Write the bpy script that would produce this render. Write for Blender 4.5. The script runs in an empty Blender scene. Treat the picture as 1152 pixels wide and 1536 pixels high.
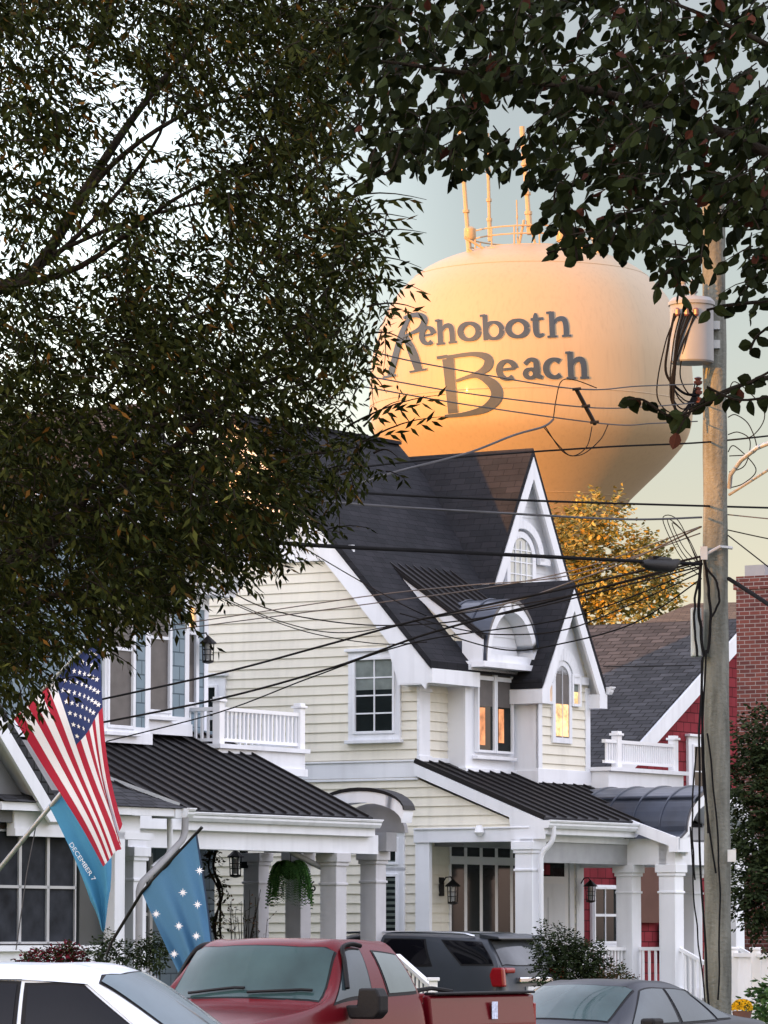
import bpy, math, random
from mathutils import Vector, Matrix
from mathutils.bvhtree import BVHTree
R=math.radians
random.seed(7)
sc=bpy.context.scene
# ---------------------------------------------------------------- camera, sky, sun, exposure
F=6450.0;CX=576;CY=768;H=1.9;A=math.atan(637/F)      # calibrated on the 1152x1536 photograph
cam=bpy.data.cameras.new('camera');co=bpy.data.objects.new('camera',cam);sc.collection.objects.link(co)
co.location=(0,0,H);co.rotation_euler=(R(90)+A,0,0)
cam.sensor_fit='HORIZONTAL';cam.sensor_width=36;cam.lens=36*F/1152;cam.clip_start=.5;cam.clip_end=6000
sc.camera=co
SUN=Vector((-.743,-.669,0)).normalized();ELEV=2.6
world=bpy.data.worlds.new("World");sc.world=world;world.use_nodes=True
wn=world.node_tree.nodes;wl=world.node_tree.links;wn.clear()
sky=wn.new('ShaderNodeTexSky');sky.sky_type='NISHITA';sky.sun_disc=False;sky.sun_elevation=R(ELEV)
sky.sun_rotation=math.atan2(SUN.x,SUN.y);sky.altitude=10;sky.air_density=1;sky.dust_density=.6;sky.ozone_density=1
bg=wn.new('ShaderNodeBackground');bg.inputs[1].default_value=.15
wo=wn.new('ShaderNodeOutputWorld');hs=wn.new('ShaderNodeHueSaturation');hs.inputs['Saturation'].default_value=.42;hs.inputs['Value'].default_value=1
wl.new(sky.outputs[0],hs.inputs['Color']);tn=wn.new('ShaderNodeMix');tn.data_type='RGBA';tn.blend_type='MULTIPLY';tn.inputs[0].default_value=1;tn.inputs[7].default_value=(.93,1.0,1.12,1)
wl.new(hs.outputs[0],tn.inputs[6])
# evening sky: pale and dim low opposite the sun, brightened overhead and sideways as added fill for shaded walls, saturated glow low round the sun
gc=wn.new('ShaderNodeTexCoord');sx=wn.new('ShaderNodeSeparateXYZ');wl.new(gc.outputs['Generated'],sx.inputs[0])
def wramp(sock,a,b,c,d):
    r=wn.new('ShaderNodeMapRange');r.interpolation_type='SMOOTHSTEP'
    for i,v in enumerate((a,b,c,d)): r.inputs[i+1].default_value=v
    wl.new(sock,r.inputs[0]);return r.outputs[0]
dp=wn.new('ShaderNodeVectorMath');dp.operation='DOT_PRODUCT';dp.inputs[1].default_value=tuple(SUN);wl.new(gc.outputs['Generated'],dp.inputs[0])
dpx=wn.new('ShaderNodeMath');dpx.operation='MULTIPLY';dpx.inputs[1].default_value=-1;wl.new(sx.outputs[0],dpx.inputs[0]);g0=wramp(dp.outputs['Value'],.0,.8,0,1);g1=wramp(sx.outputs[2],.1,.38,1,.5);gq=wn.new('ShaderNodeMath');gq.operation='MULTIPLY';wl.new(g0,gq.inputs[0]);wl.new(g1,gq.inputs[1]);glow=gq.outputs[0];over=wramp(sx.outputs[2],.16,.6,0,1.9);ov0=wn.new('ShaderNodeMath');ov0.operation='ADD';wl.new(over,ov0.inputs[0]);lf=wn.new('ShaderNodeMath');lf.operation='MULTIPLY';wl.new(wramp(sx.outputs[2],.04,.20,1.0,.94),lf.inputs[0]);wl.new(wramp(dpx.outputs[0],-.03,.085,1,3.4),lf.inputs[1]);wl.new(lf.outputs[0],ov0.inputs[1]);over=ov0.outputs[0]
dv_=wn.new('ShaderNodeMath');dv_.operation='MULTIPLY';dv_.inputs[1].default_value=-1;wl.new(sx.outputs[1],dv_.inputs[0])
side=wramp(dv_.outputs[0],-.965,-.3,1,3.6);zl=wramp(sx.outputs[2],.12,.35,0,1)
sm=wn.new('ShaderNodeMath');sm.operation='MULTIPLY';wl.new(over,sm.inputs[0]);wl.new(side,sm.inputs[1]);sm2=wn.new('ShaderNodeMath');sm2.operation='MINIMUM';sm2.inputs[1].default_value=5.6;xr=wn.new('ShaderNodeMath');xr.operation='MULTIPLY';wl.new(sm.outputs[0],xr.inputs[0]);wl.new(wramp(sx.outputs[0],.15,.8,1,.95),xr.inputs[1]);sm2.inputs[1].default_value=11;wl.new(xr.outputs[0],sm2.inputs[0]);over=sm2.outputs[0]
zt=wramp(dv_.outputs[0],-.97,-.8,0,1);mxf=wn.new('ShaderNodeMath');mxf.operation='MAXIMUM';wl.new(zl,mxf.inputs[0]);wl.new(zt,mxf.inputs[1])
tn2=wn.new('ShaderNodeMix');tn2.data_type='RGBA';tlo=wn.new('ShaderNodeMix');tlo.data_type='RGBA';tlo.inputs[6].default_value=(1.05,1.0,.97,1);tlo.inputs[7].default_value=(.95,1.03,1.15,1);wl.new(wramp(sx.outputs[2],.06,.18,0,1),tlo.inputs[0]);wl.new(tlo.outputs[2],tn2.inputs[6]);tn2.inputs[7].default_value=(1.07,.97,1.07,1);wl.new(mxf.outputs[0],tn2.inputs[0]);wl.new(tn2.outputs[2],tn.inputs[7])
gm=wn.new('ShaderNodeMix');gm.data_type='RGBA';wl.new(glow,gm.inputs[0]);wl.new(tn.outputs[2],gm.inputs[6]);gs=wn.new('ShaderNodeVectorMath');gs.operation='SCALE';gs.inputs['Scale'].default_value=.16;wl.new(sky.outputs[0],gs.inputs[0]);wl.new(gs.outputs[0],gm.inputs[7])
om=wn.new('ShaderNodeVectorMath');om.operation='SCALE';wl.new(gm.outputs[2],om.inputs[0]);wl.new(over,om.inputs['Scale']);wl.new(om.outputs[0],bg.inputs[0]);wl.new(bg.outputs[0],wo.inputs[0])
sl=bpy.data.lights.new('sun','SUN');sl.energy=4.2;sl.angle=R(.5);sl.color=(1,.39,.055)
so=bpy.data.objects.new('sun',sl);sc.collection.objects.link(so)
tosun=Vector((SUN.x*math.cos(R(ELEV)),SUN.y*math.cos(R(ELEV)),math.sin(R(ELEV))))
so.rotation_euler=tosun.to_track_quat('Z','Y').to_euler();so.location=(-20,-20,60)
sc.view_settings.view_transform='Standard';sc.view_settings.look='None';sc.view_settings.exposure=1.06;sc.view_settings.gamma=1
# ---------------------------------------------------------------- frames
TH=R(32.6);D_=(math.sin(TH),math.cos(TH));W_=(-math.cos(TH),math.sin(TH));O_=(51/F*74,74)
RZ=math.atan2(D_[1],D_[0])
CU=-(O_[0]*D_[0]+O_[1]*D_[1]);CW=-(O_[0]*W_[0]+O_[1]*W_[1])
def S(u,w,z=0): return Vector((O_[0]+u*D_[0]+w*W_[0],O_[1]+u*D_[1]+w*W_[1],z))   # street frame: u along the street, w away from it
def ray(px,py):
    r=px-CX;u=CY-py
    return (r,F*math.cos(A)-u*math.sin(A),F*math.sin(A)+u*math.cos(A))
def lray(px,py):
    x,y,z=ray(px,py);return (x*D_[0]+y*D_[1],x*W_[0]+y*W_[1],z)
def au(px,py,u):
    l=lray(px,py);t=(u-CU)/l[0];return (CW+l[1]*t,H+l[2]*t)
def aw(px,py,w):
    l=lray(px,py);t=(w-CW)/l[1];return (CU+l[0]*t,H+l[2]*t)
def aY(px,py,Y):
    x,y,z=ray(px,py);t=Y/y;return Vector((x*t,Y,H+z*t))
# ---------------------------------------------------------------- materials
MT={}
def nt(name):
    m=bpy.data.materials.new(name);m.use_nodes=True;n=m.node_tree.nodes;b=n['Principled BSDF'];return m,n,m.node_tree.links,b
def mat(name,col,rough=.6,spec=.5,metal=0,var=.12,vscale=3,bump=0,bscale=40,coat=0,emit=None,es=0,stain=0,stretch=1):
    if name in MT: return MT[name]
    m,n,l,b=nt(name);b.inputs['Roughness'].default_value=rough;b.inputs['Metallic'].default_value=metal
    b.inputs['Specular IOR Level'].default_value=spec;b.inputs['Coat Weight'].default_value=coat;b.inputs['Coat Roughness'].default_value=.05
    tc=n.new('ShaderNodeTexCoord')
    ns=n.new('ShaderNodeTexNoise');ns.inputs['Scale'].default_value=vscale;ns.inputs['Detail'].default_value=6
    if stretch!=1:
        ms=n.new('ShaderNodeMapping');ms.inputs['Scale'].default_value=(1,1,stretch);l.new(tc.outputs['Object'],ms.inputs[0]);l.new(ms.outputs[0],ns.inputs['Vector'])
    else: l.new(tc.outputs['Object'],ns.inputs['Vector'])
    mx=n.new('ShaderNodeMix');mx.data_type='RGBA'
    mx.inputs[6].default_value=[c*(1-var) for c in col]+[1];mx.inputs[7].default_value=[min(1,c*(1+var)) for c in col]+[1]
    mr=n.new('ShaderNodeMapRange');mr.inputs[1].default_value=.3;mr.inputs[2].default_value=.7
    l.new(ns.outputs[0],mr.inputs[0]);l.new(mr.outputs[0],mx.inputs[0])
    out=mx.outputs[2]
    if stain:
        n3=n.new('ShaderNodeTexNoise');n3.inputs['Scale'].default_value=1;n3.inputs['Detail'].default_value=8
        mp=n.new('ShaderNodeMapping');mp.inputs['Scale'].default_value=(5,5,.5);l.new(tc.outputs['Object'],mp.inputs[0]);l.new(mp.outputs[0],n3.inputs['Vector'])
        r3=n.new('ShaderNodeMapRange');r3.inputs[1].default_value=.5;r3.inputs[2].default_value=.8;r3.inputs[4].default_value=stain
        m3=n.new('ShaderNodeMix');m3.data_type='RGBA';m3.inputs[7].default_value=[c*.55 for c in col]+[1]
        l.new(n3.outputs[0],r3.inputs[0]);l.new(r3.outputs[0],m3.inputs[0]);l.new(out,m3.inputs[6]);out=m3.outputs[2]
    l.new(out,b.inputs['Base Color'])
    if bump:
        n2=n.new('ShaderNodeTexNoise');n2.inputs['Scale'].default_value=bscale;n2.inputs['Detail'].default_value=5
        bp=n.new('ShaderNodeBump');bp.inputs['Strength'].default_value=bump;bp.inputs['Distance'].default_value=.02
        l.new(tc.outputs['Object'],n2.inputs['Vector']);l.new(n2.outputs[0],bp.inputs['Height']);l.new(bp.outputs[0],b.inputs['Normal'])
    if emit:
        em=n.new('ShaderNodeMix');em.data_type='RGBA';em.inputs[6].default_value=[c*.25 for c in emit]+[1];em.inputs[7].default_value=[c*1.15 for c in emit]+[1]
        l.new(mr.outputs[0],em.inputs[0]);l.new(em.outputs[2],b.inputs['Emission Color']);b.inputs['Emission Strength'].default_value=es
    MT[name]=m;return m
def brickmat(name,c1,c2,mortar,bw,bh,ms,bump=.6,offset=.5,rough=.8,noisy=.5):
    m,n,l,b=nt(name);b.inputs['Roughness'].default_value=max(rough,.9);b.inputs['Specular IOR Level'].default_value=.12
    uv=n.new('ShaderNodeUVMap');br=n.new('ShaderNodeTexBrick');br.inputs['Scale'].default_value=1
    br.inputs['Brick Width'].default_value=bw;br.inputs['Row Height'].default_value=bh;br.inputs['Mortar Size'].default_value=ms
    br.inputs['Mortar Smooth'].default_value=.3;br.offset=offset
    br.inputs['Color1'].default_value=list(c1)+[1];br.inputs['Color2'].default_value=list(c2)+[1];br.inputs['Mortar'].default_value=list(mortar)+[1]
    l.new(uv.outputs[0],br.inputs['Vector'])
    ns=n.new('ShaderNodeTexNoise');ns.inputs['Scale'].default_value=2.2;ns.inputs['Detail'].default_value=8;l.new(uv.outputs[0],ns.inputs['Vector'])
    mx=n.new('ShaderNodeMix');mx.data_type='RGBA';mx.blend_type='MULTIPLY';mx.inputs[0].default_value=noisy
    l.new(br.outputs[0],mx.inputs[6]);l.new(ns.outputs[0],mx.inputs[7])
    g=n.new('ShaderNodeMix');g.data_type='RGBA';g.blend_type='MULTIPLY';g.inputs[0].default_value=1;k=1+noisy*.9;g.inputs[7].default_value=(k,k,k,1)
    l.new(mx.outputs[2],g.inputs[6]);l.new(g.outputs[2],b.inputs['Base Color'])
    bp=n.new('ShaderNodeBump');bp.inputs['Strength'].default_value=bump;bp.inputs['Distance'].default_value=.02;bp.invert=True
    l.new(br.outputs[1],bp.inputs['Height']);l.new(bp.outputs[0],b.inputs['Normal'])
    MT[name]=m;return m
def vcol(name,rough=.7,trans=0,spec=.3,weave=0):
    m,n,l,b=nt(name);b.inputs['Roughness'].default_value=rough;b.inputs['Specular IOR Level'].default_value=spec
    a=n.new('ShaderNodeAttribute');a.attribute_name='col'
    out=a.outputs[0]
    if weave:
        tc=n.new('ShaderNodeTexCoord');ns=n.new('ShaderNodeTexNoise');ns.inputs['Scale'].default_value=60;l.new(tc.outputs['Object'],ns.inputs['Vector'])
        mr=n.new('ShaderNodeMapRange');mr.inputs[3].default_value=1-weave;mr.inputs[4].default_value=1+weave;l.new(ns.outputs[0],mr.inputs[0])
        mx=n.new('ShaderNodeMix');mx.data_type='RGBA';mx.blend_type='MULTIPLY';mx.inputs[0].default_value=1
        l.new(a.outputs[0],mx.inputs[6]);l.new(mr.outputs[0],mx.inputs[7]);out=mx.outputs[2]
    l.new(out,b.inputs['Base Color'])
    if trans:
        t=n.new('ShaderNodeBsdfTranslucent');l.new(out,t.inputs[0]);s=n.new('ShaderNodeMixShader');s.inputs[0].default_value=trans
        l.new(b.outputs[0],s.inputs[1]);l.new(t.outputs[0],s.inputs[2]);l.new(s.outputs[0],n['Material Output'].inputs[0])
    MT[name]=m;return m
WHITE=mat('white_trim',(.74,.76,.80),.5,.3,var=.06,vscale=1.2,stain=.3)
CREAM=mat('cream_siding',(.74,.71,.615),.65,.2,var=.06,vscale=.9,stain=.3)
BLUES=brickmat('blue_shingle_siding',(.17,.225,.26),(.21,.265,.30),(.09,.12,.14),.3,.22,.012,rough=.7,noisy=.3)
REDS=brickmat('red_shingle_siding',(.17,.022,.03),(.22,.032,.042),(.07,.01,.013),.3,.2,.012,rough=.6,noisy=.5)
ROOF=brickmat('black_shingle',(.015,.016,.019),(.022,.022,.026),(.010,.010,.012),.32,.135,.006,noisy=.6)
ROOFG=brickmat('grey_shingle',(.03,.031,.034),(.055,.055,.06),(.014,.014,.014),.32,.16,.014,noisy=.6)
ROOFB=brickmat('brown_shingle',(.07,.05,.038),(.105,.08,.058),(.045,.035,.027),.32,.14,.01,noisy=.8)
BRICK=brickmat('red_brick',(.16,.055,.045),(.095,.035,.032),(.26,.23,.22),.22,.077,.008,rough=.85,noisy=.35)
SEAM=mat('dark_standing_seam_metal',(.009,.008,.009),.5,.25,var=.2,vscale=1.5,metal=0)
COPP=mat('slate_blue_metal_roof',(.028,.036,.055),.3,.5,metal=.1,var=.25)
GLASS=mat('dark_window_glass',(.012,.016,.016),.06,.12,var=.3,vscale=1.5)
GLASSL=mat('curtained_window_glass',(.42,.44,.42),.1,.5,var=.15,vscale=5)
BLIND=mat('window_blind',(.17,.2,.19),.7,.3,var=.2,vscale=6)
TAUPE=mat('taupe_shade',(.11,.10,.095),.5,.3,var=.15,vscale=5)
BROWNB=mat('brown_roll_shade',(.13,.065,.05),.8,.2,var=.1,vscale=3)
GLOWW=mat('warm_reflection_glow',(.5,.22,.1),.8,.2,emit=(1,.38,.16),es=.42,var=.3,vscale=6)  # emission paints the orange light reflected in the box bay panes
GLOWA=mat('amber_glass_reflection',(.5,.3,.15),.3,.5,emit=(1,.55,.2),es=.75,var=.5,vscale=9)  # amber glass; its emission also paints sunset reflected in the front gable windows
GREYP=mat('grey_interior',(.3,.3,.31),.8,.2)
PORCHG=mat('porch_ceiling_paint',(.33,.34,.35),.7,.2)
IRON=mat('black_iron',(.007,.007,.008),.5,.2)
LAMPG=mat('lantern_glass',(.35,.36,.36),.1,.6)
WOOD=mat('weathered_pole_wood',(.145,.15,.132),.95,.1,var=.45,vscale=9,bump=1,bscale=22,stain=.75,stretch=.12)
BARK=mat('dark_bark',(.018,.015,.012),.95,.03,var=.35,vscale=12,bump=.8,bscale=50)
GALV=mat('transformer_grey_paint',(.21,.215,.22),.45,.3,var=.06,stain=.25)
GALVD=mat('galvanised_steel',(.38,.4,.42),.45,.5,metal=.5)
RUBR=mat('black_cable_jacket',(.010,.010,.011),.9,.05)
WIREG=mat('grey_bare_wire',(.07,.07,.075),.8,.15)
BOXG=mat('grey_box_paint',(.36,.4,.4),.5,.4)
PORC=mat('brown_porcelain',(.12,.04,.03),.25,.6)
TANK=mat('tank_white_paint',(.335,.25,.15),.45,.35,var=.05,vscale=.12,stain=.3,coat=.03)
TANKL=mat('tank_grey_lettering',(.03,.045,.065),.5,.3,var=.05)
TANKO=mat('tank_letter_pale_outline',(.34,.31,.27),.5,.4,var=.03)
TRUCKR=mat('red_truck_paint',(.10,.004,.008),.26,.15,var=.08,coat=.1,vscale=1)
SUVG=mat('grey_suv_paint',(.035,.042,.052),.35,.3,coat=.0,var=.05)
SEDG=mat('dark_grey_sedan_paint',(.010,.014,.022),.3,.3,coat=.0,var=.05)
WCAR=mat('white_car_paint',(.66,.72,.78),.3,.5,coat=.6,var=.03)
CGL=mat('car_window_glass',(.03,.045,.05),.05,.35,var=.2,coat=0)
CGLT=mat('teal_tinted_windshield',(.03,.06,.062),.06,.3,var=.35,vscale=1.5,coat=0)
CDK=mat('privacy_glass',(.004,.004,.006),.05,.25)
PLAS=mat('black_plastic',(.008,.008,.009),.6,.2,bump=.1)
CHRM=mat('chrome',(.6,.62,.64),.15,.5,metal=1)
TLR=mat('red_taillight',(.22,.004,.008),.2,.4,coat=.2)
TIRE=mat('tyre_rubber',(.02,.02,.02),.85,.2)
ASPH=mat('asphalt',(.05,.05,.053),.9,.2,var=.2,bump=.4,bscale=80)
CONC=mat('concrete',(.22,.215,.2),.85,.2,var=.15,bump=.3)
GRAS=mat('lawn',(.05,.09,.025),.9,.1,var=.35,vscale=8,bump=.6)
PAINTL=mat('road_paint',(.7,.68,.6),.7,.3)
LEAF=vcol('leaf',.8,.10,.03)
FLAGM=vcol('flag_cloth',.75,.25,.2,.08)
PLATE=mat('plate_white',(.6,.62,.62),.4)
SHADEW=mat('shaded_white_columns',(.50,.50,.52),.6,.2,var=.06,stain=.3)  # porch shade put into the colour of the white columns
VINYL=mat('white_vinyl',(.78,.79,.81),.35,.4,var=.02)
# ---------------------------------------------------------------- mesh building
col=sc.collection
class MB:
    def __init__(s,T=None): s.V=[];s.F=[];s.C=[];s.T=T;s.c=None
    def v(s,p):
        if s.T: p=s.T(*p)
        s.V.append((p[0],p[1],p[2]));return len(s.V)-1
    def f(s,ids,c=None): s.F.append(tuple(ids));s.C.append(c or s.c)
    def poly(s,pts,c=None): s.f([s.v(p) for p in pts],c)
    def prism(s,pts,vec,c=None):
        a=[s.v(p) for p in pts];b=[s.v((p[0]+vec[0],p[1]+vec[1],p[2]+vec[2])) for p in pts];n=len(pts)
        s.f(a,c);s.f(b[::-1],c)
        for i in range(n): s.f((a[i],b[i],b[(i+1)%n],a[(i+1)%n]),c)
    def box(s,x0,x1,y0,y1,z0,z1,c=None): s.prism([(x0,y0,z0),(x1,y0,z0),(x1,y1,z0),(x0,y1,z0)],(0,0,z1-z0),c)
    def beam(s,p,q,wd,ht,up=(0,0,1)):
        p=Vector(p);q=Vector(q);d=(q-p);x=d.cross(Vector(up)).normalized();y=x.cross(d).normalized()
        pts=[p+x*a*wd/2+y*b*ht/2 for a,b in((-1,-1),(1,-1),(1,1),(-1,1))];s.prism([tuple(k) for k in pts],tuple(d))
    def tube(s,path,r,n=8,cap=True,c=None):
        P=[Vector(p) for p in path];m=len(P);rs=r if isinstance(r,(list,tuple)) else [r]*m;rings=[];x=None
        for i,p in enumerate(P):
            t=(P[min(i+1,m-1)]-P[max(i-1,0)]).normalized()
            if x is None: x=t.cross(Vector((0.13,.31,.94))).normalized()
            x=(x-t*x.dot(t)).normalized();y=t.cross(x)
            rings.append([s.v(tuple(p+(x*math.cos(2*math.pi*k/n)+y*math.sin(2*math.pi*k/n))*rs[i])) for k in range(n)])
        for i in range(m-1):
            for k in range(n): s.f((rings[i][k],rings[i][(k+1)%n],rings[i+1][(k+1)%n],rings[i+1][k]),c)
        if cap: s.f(rings[0][::-1],c);s.f(rings[-1],c)
    def lathe(s,prof,cx,cy,n=24,c=None):
        rings=[[s.v((cx+r*math.cos(2*math.pi*k/n),cy+r*math.sin(2*math.pi*k/n),z)) for k in range(n)] for r,z in prof]
        for i in range(len(prof)-1):
            for k in range(n): s.f((rings[i][k],rings[i][(k+1)%n],rings[i+1][(k+1)%n],rings[i+1][k]),c)
        if prof[0][0]>1e-4: s.f(rings[0][::-1],c)
        if prof[-1][0]>1e-4: s.f(rings[-1],c)
    def grid(s,fn,nu,nv,cf=None):
        ids=[[s.v(fn(i/nu,j/nv)) for j in range(nv+1)] for i in range(nu+1)]
        for i in range(nu):
            for j in range(nv): s.f((ids[i][j],ids[i+1][j],ids[i+1][j+1],ids[i][j+1]),cf((i+.5)/nu,(j+.5)/nv) if cf else None)
OFF={}
def part(name,mb,m,parent=None,label=None,smooth=None,bevel=0,uv=True,solid=0,fix=True):
    off=OFF.get(parent.name,Vector((0,0,0))) if parent else Vector((0,0,0))
    me=bpy.data.meshes.new(name)
    me.from_pydata([(v[0]-off[0],v[1]-off[1],v[2]-off[2]) for v in mb.V],[],mb.F)
    if fix and len(mb.F)<20000:
        import bmesh
        bm=bmesh.new();bm.from_mesh(me);bmesh.ops.remove_doubles(bm,verts=bm.verts,dist=1e-5) if smooth else None
        bmesh.ops.recalc_face_normals(bm,faces=bm.faces);bm.to_mesh(me);bm.free()
    elif mb.C and any(mb.C): pass
    if any(mb.C) and len(me.polygons)==len(mb.F):
        a=me.color_attributes.new('col','FLOAT_COLOR','CORNER');buf=[]
        for p,c in zip(me.polygons,mb.C):
            cc=list(c or (.1,.1,.1))+[1]
            buf+=cc*p.loop_total
        a.data.foreach_set('color',buf)
    if uv:
        ul=me.uv_layers.new(name='UVMap')
        for p in me.polygons:
            n=p.normal
            if abs(n.z)>.999: t=Vector((1,0,0));b=Vector((0,1,0))
            else: t=Vector((-n.y,n.x,0)).normalized();b=n.cross(t)
            for li in p.loop_indices:
                c=me.vertices[me.loops[li].vertex_index].co;ul.data[li].uv=(c.dot(t),c.dot(b))
    me.materials.append(m)
    if smooth is not None:
        me.polygons.foreach_set('use_smooth',[True]*len(me.polygons));me.set_sharp_from_angle(angle=R(smooth))
    o=bpy.data.objects.new(name,me);col.objects.link(o)
    if parent: o.parent=parent;OFF[o.name]=off
    if label: o['label']=label
    if bevel: md=o.modifiers.new('b','BEVEL');md.width=bevel;md.segments=2;md.limit_method='ANGLE'
    if solid: md=o.modifiers.new('s','SOLIDIFY');md.thickness=solid;md.offset=0
    return o
def tagit(o,label,cat,group=None):
    o['label']=label;o['category']=cat
    if group:o['group']=group
    return o
def thing(name,label,cat,u=0,w=0,group=None,world=None,z=0,rz=None):
    o=bpy.data.objects.new(name,None);o.empty_display_size=.3;col.objects.link(o)
    if world is not None: o.location=world;OFF[o.name]=Vector(world)
    else: o.location=S(u,w,z);o.rotation_euler=(0,0,RZ);OFF[o.name]=Vector((u,w,z))
    return tagit(o,label,cat,group)
def single(name,mb,m,label,cat,group=None,base=None,**k):    # a thing that is one mesh (world coordinates)
    o=part(name,mb,m,None,**k)
    if base is not None:
        b=Vector(base)
        for v in o.data.vertices: v.co-=b
        o.location=b
    return tagit(o,label,cat,group)
def structure(name,mb,m,**k):
    o=part(name,mb,m,None,**k);o['kind']='structure';return o
# wall frames: a along the wall, b outward, c up
def FW(w0): return lambda a,b,c:(a,w0-b,c)      # wall facing the street
def FU(u0): return lambda a,b,c:(u0-b,a,c)      # wall facing the camera end of the street
def clip(poly,z,keep_above):
    out=[];n=len(poly)
    for i in range(n):
        p=poly[i];q=poly[(i+1)%n];pi=(p[1]>=z)==keep_above or p[1]==z;qi=(q[1]>=z)==keep_above or q[1]==z
        if pi: out.append(p)
        if pi!=qi and abs(q[1]-p[1])>1e-9:
            t=(z-p[1])/(q[1]-p[1]);out.append((p[0]+t*(q[0]-p[0]),z))
    return out
def siding(mb,poly,exp=.165,lip=.026,z00=0):
    zs=[p[1] for p in poly];k=math.floor((min(zs)-z00)/exp)
    z=z00+k*exp
    while z<max(zs):
        c=clip(clip(poly,z,True),z+exp,False)
        if len(c)>=3:
            mb.poly([(a,lip*(1-(zz-z)/exp)+.002,zz) for a,zz in c])
            lo=[a for a,zz in c if abs(zz-z)<1e-4]
            if len(lo)>=2: mb.poly([(min(lo),lip+.002,z),(max(lo),lip+.002,z),(max(lo),0,z),(min(lo),0,z)])
        z+=exp
def arcpts(ac,zc,r,rz,a0=0,a1=180,n=16): return [(ac+r*math.cos(R(a0+(a1-a0)*i/n)),zc+rz*math.sin(R(a0+(a1-a0)*i/n))) for i in range(n+1)]
def window(parent,T,a0,a1,z0,z1,cols=1,rows=1,cas=.11,fr=.05,glass=GLASS,split=None,blind=None,bz=.5,sill=True,hood=False,label=None,arch=0,mw=.025,lower=None,out=.065,glow=None):
    m=MB(T)
    def ring(x0,x1,y0,y1,t,b0,b1):
        for (p,q,r,s_) in((x0-t,x0,y0-t,y1+t),(x1,x1+t,y0-t,y1+t),(x0,x1,y1,y1+t),(x0,x1,y0-t,y0)): m.box(p,q,b0,b1,r,s_)
    if arch:
        ac=(a0+a1)/2;r=(a1-a0)/2
        o_=arcpts(ac,z1-arch,r+cas,arch+cas);i_=arcpts(ac,z1-arch,r,arch)
        for k in range(len(o_)-1): m.prism([(o_[k][0],0,o_[k][1]),(o_[k+1][0],0,o_[k+1][1]),(i_[k+1][0],0,i_[k+1][1]),(i_[k][0],0,i_[k][1])],(0,out+.01,0))
        zt=z1-arch;m.box(a0-cas,a0,0,out+.01,z0-cas,zt);m.box(a1,a1+cas,0,out+.01,z0-cas,zt);m.box(a0,a1,0,out+.01,z0-cas,z0)
    else:
        ring(a0,a1,z0,z1,cas,0,out);ring(a0+.001,a1-.001,z0+.001,z1-.001,fr,0,out+.025)
        if hood: m.box(a0-cas-.05,a1+cas+.05,0,out+.06,z1+cas,z1+cas+.05)
    w=part('window',m,WHITE,parent,label=label,bevel=.006)
    if sill:
        s_=MB(T);s_.box(a0-cas-.04,a1+cas+.04,0,out+.07,z0-cas-.06,z0-cas);part('sill',s_,WHITE,w,bevel=.006)
    g=MB(T)
    if arch: g.prism([(p,0.032,q) for p,q in [(a0,z0),(a1,z0)]+arcpts((a0+a1)/2,z1-arch,(a1-a0)/2,arch)],(0,.01,0))
    else: g.box(a0,a1,.031,.042,z0,z1)
    part('glass',g,glass,w)
    if cols>1 or rows>1 or split:
        q=MB(T)
        for i in range(1,cols):
            x=a0+(a1-a0)*i/cols;q.box(x-mw/2,x+mw/2,.042,.06,z0,z1-arch*.15)
        for j in range(1,rows):
            z=z0+(z1-z0)*j/rows;q.box(a0,a1,.042,.058,z-mw/2,z+mw/2)
        if split:
            z=z0+(z1-z0)*split;q.box(a0,a1,.042,.065,z-.025,z+.025)
        part('muntins',q,WHITE,w)
    if blind:
        q=MB(T);q.box(a0,a1,.043,.044,z1-(z1-z0)*bz,z1);part('blind',q,blind,w)
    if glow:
        q=MB(T);x0,x1,y0,y1=glow[1];q.box(a0+(a1-a0)*x0,a0+(a1-a0)*x1,.043,.0443,z0+(z1-z0)*y0,z0+(z1-z0)*y1);part('curtain',q,glow[0],w)  # emissive panel painting warm reflected light on the pane
    return w
def seam_roof(parent,pts,step=.42,th=.05,name='roof',m=SEAM,label=None,rib=.035,flash=True):
    # pts: quad eaveL,eaveR,topR,topL in street coordinates; ribs run from eave to top
    eL,eR,tR,tL=[Vector(p) for p in pts]
    n=(eR-eL).cross(tL-eL).normalized();n=n if n.z>0 else -n
    q=MB();q.prism([tuple(p) for p in(eL,eR,tR,tL)],tuple(-n*th))
    L=(eR-eL).length;k=int(L/step)
    for i in range(k+1):
        t=min(1,max(0,(i*step+.02)/L));a=eL.lerp(eR,t);b=tL.lerp(tR,t);q.beam(a+n*rib/2,b+n*rib/2,.03,rib,up=tuple(n))
    o=part(name,q,m,parent,label=label)
    return o
def pillar(parent,u,w,z0,z1,s=.3,name='column',label=None,m=WHITE):
    q=MB();h=s/2
    q.box(u-h,u+h,w-h,w+h,z0,z1-.02)
    q.box(u-h-.05,u+h+.05,w-h-.05,w+h+.05,z1-.14,z1);q.box(u-h-.025,u+h+.025,w-h-.025,w+h+.025,z1-.2,z1-.14)
    q.box(u-h-.02,u+h+.02,w-h-.02,w+h+.02,z1-.5,z1-.46)
    q.box(u-h-.04,u+h+.04,w-h-.04,w+h+.04,z0,z0+.2)
    return part(name,q,m,parent,bevel=.008,label=label)
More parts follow.
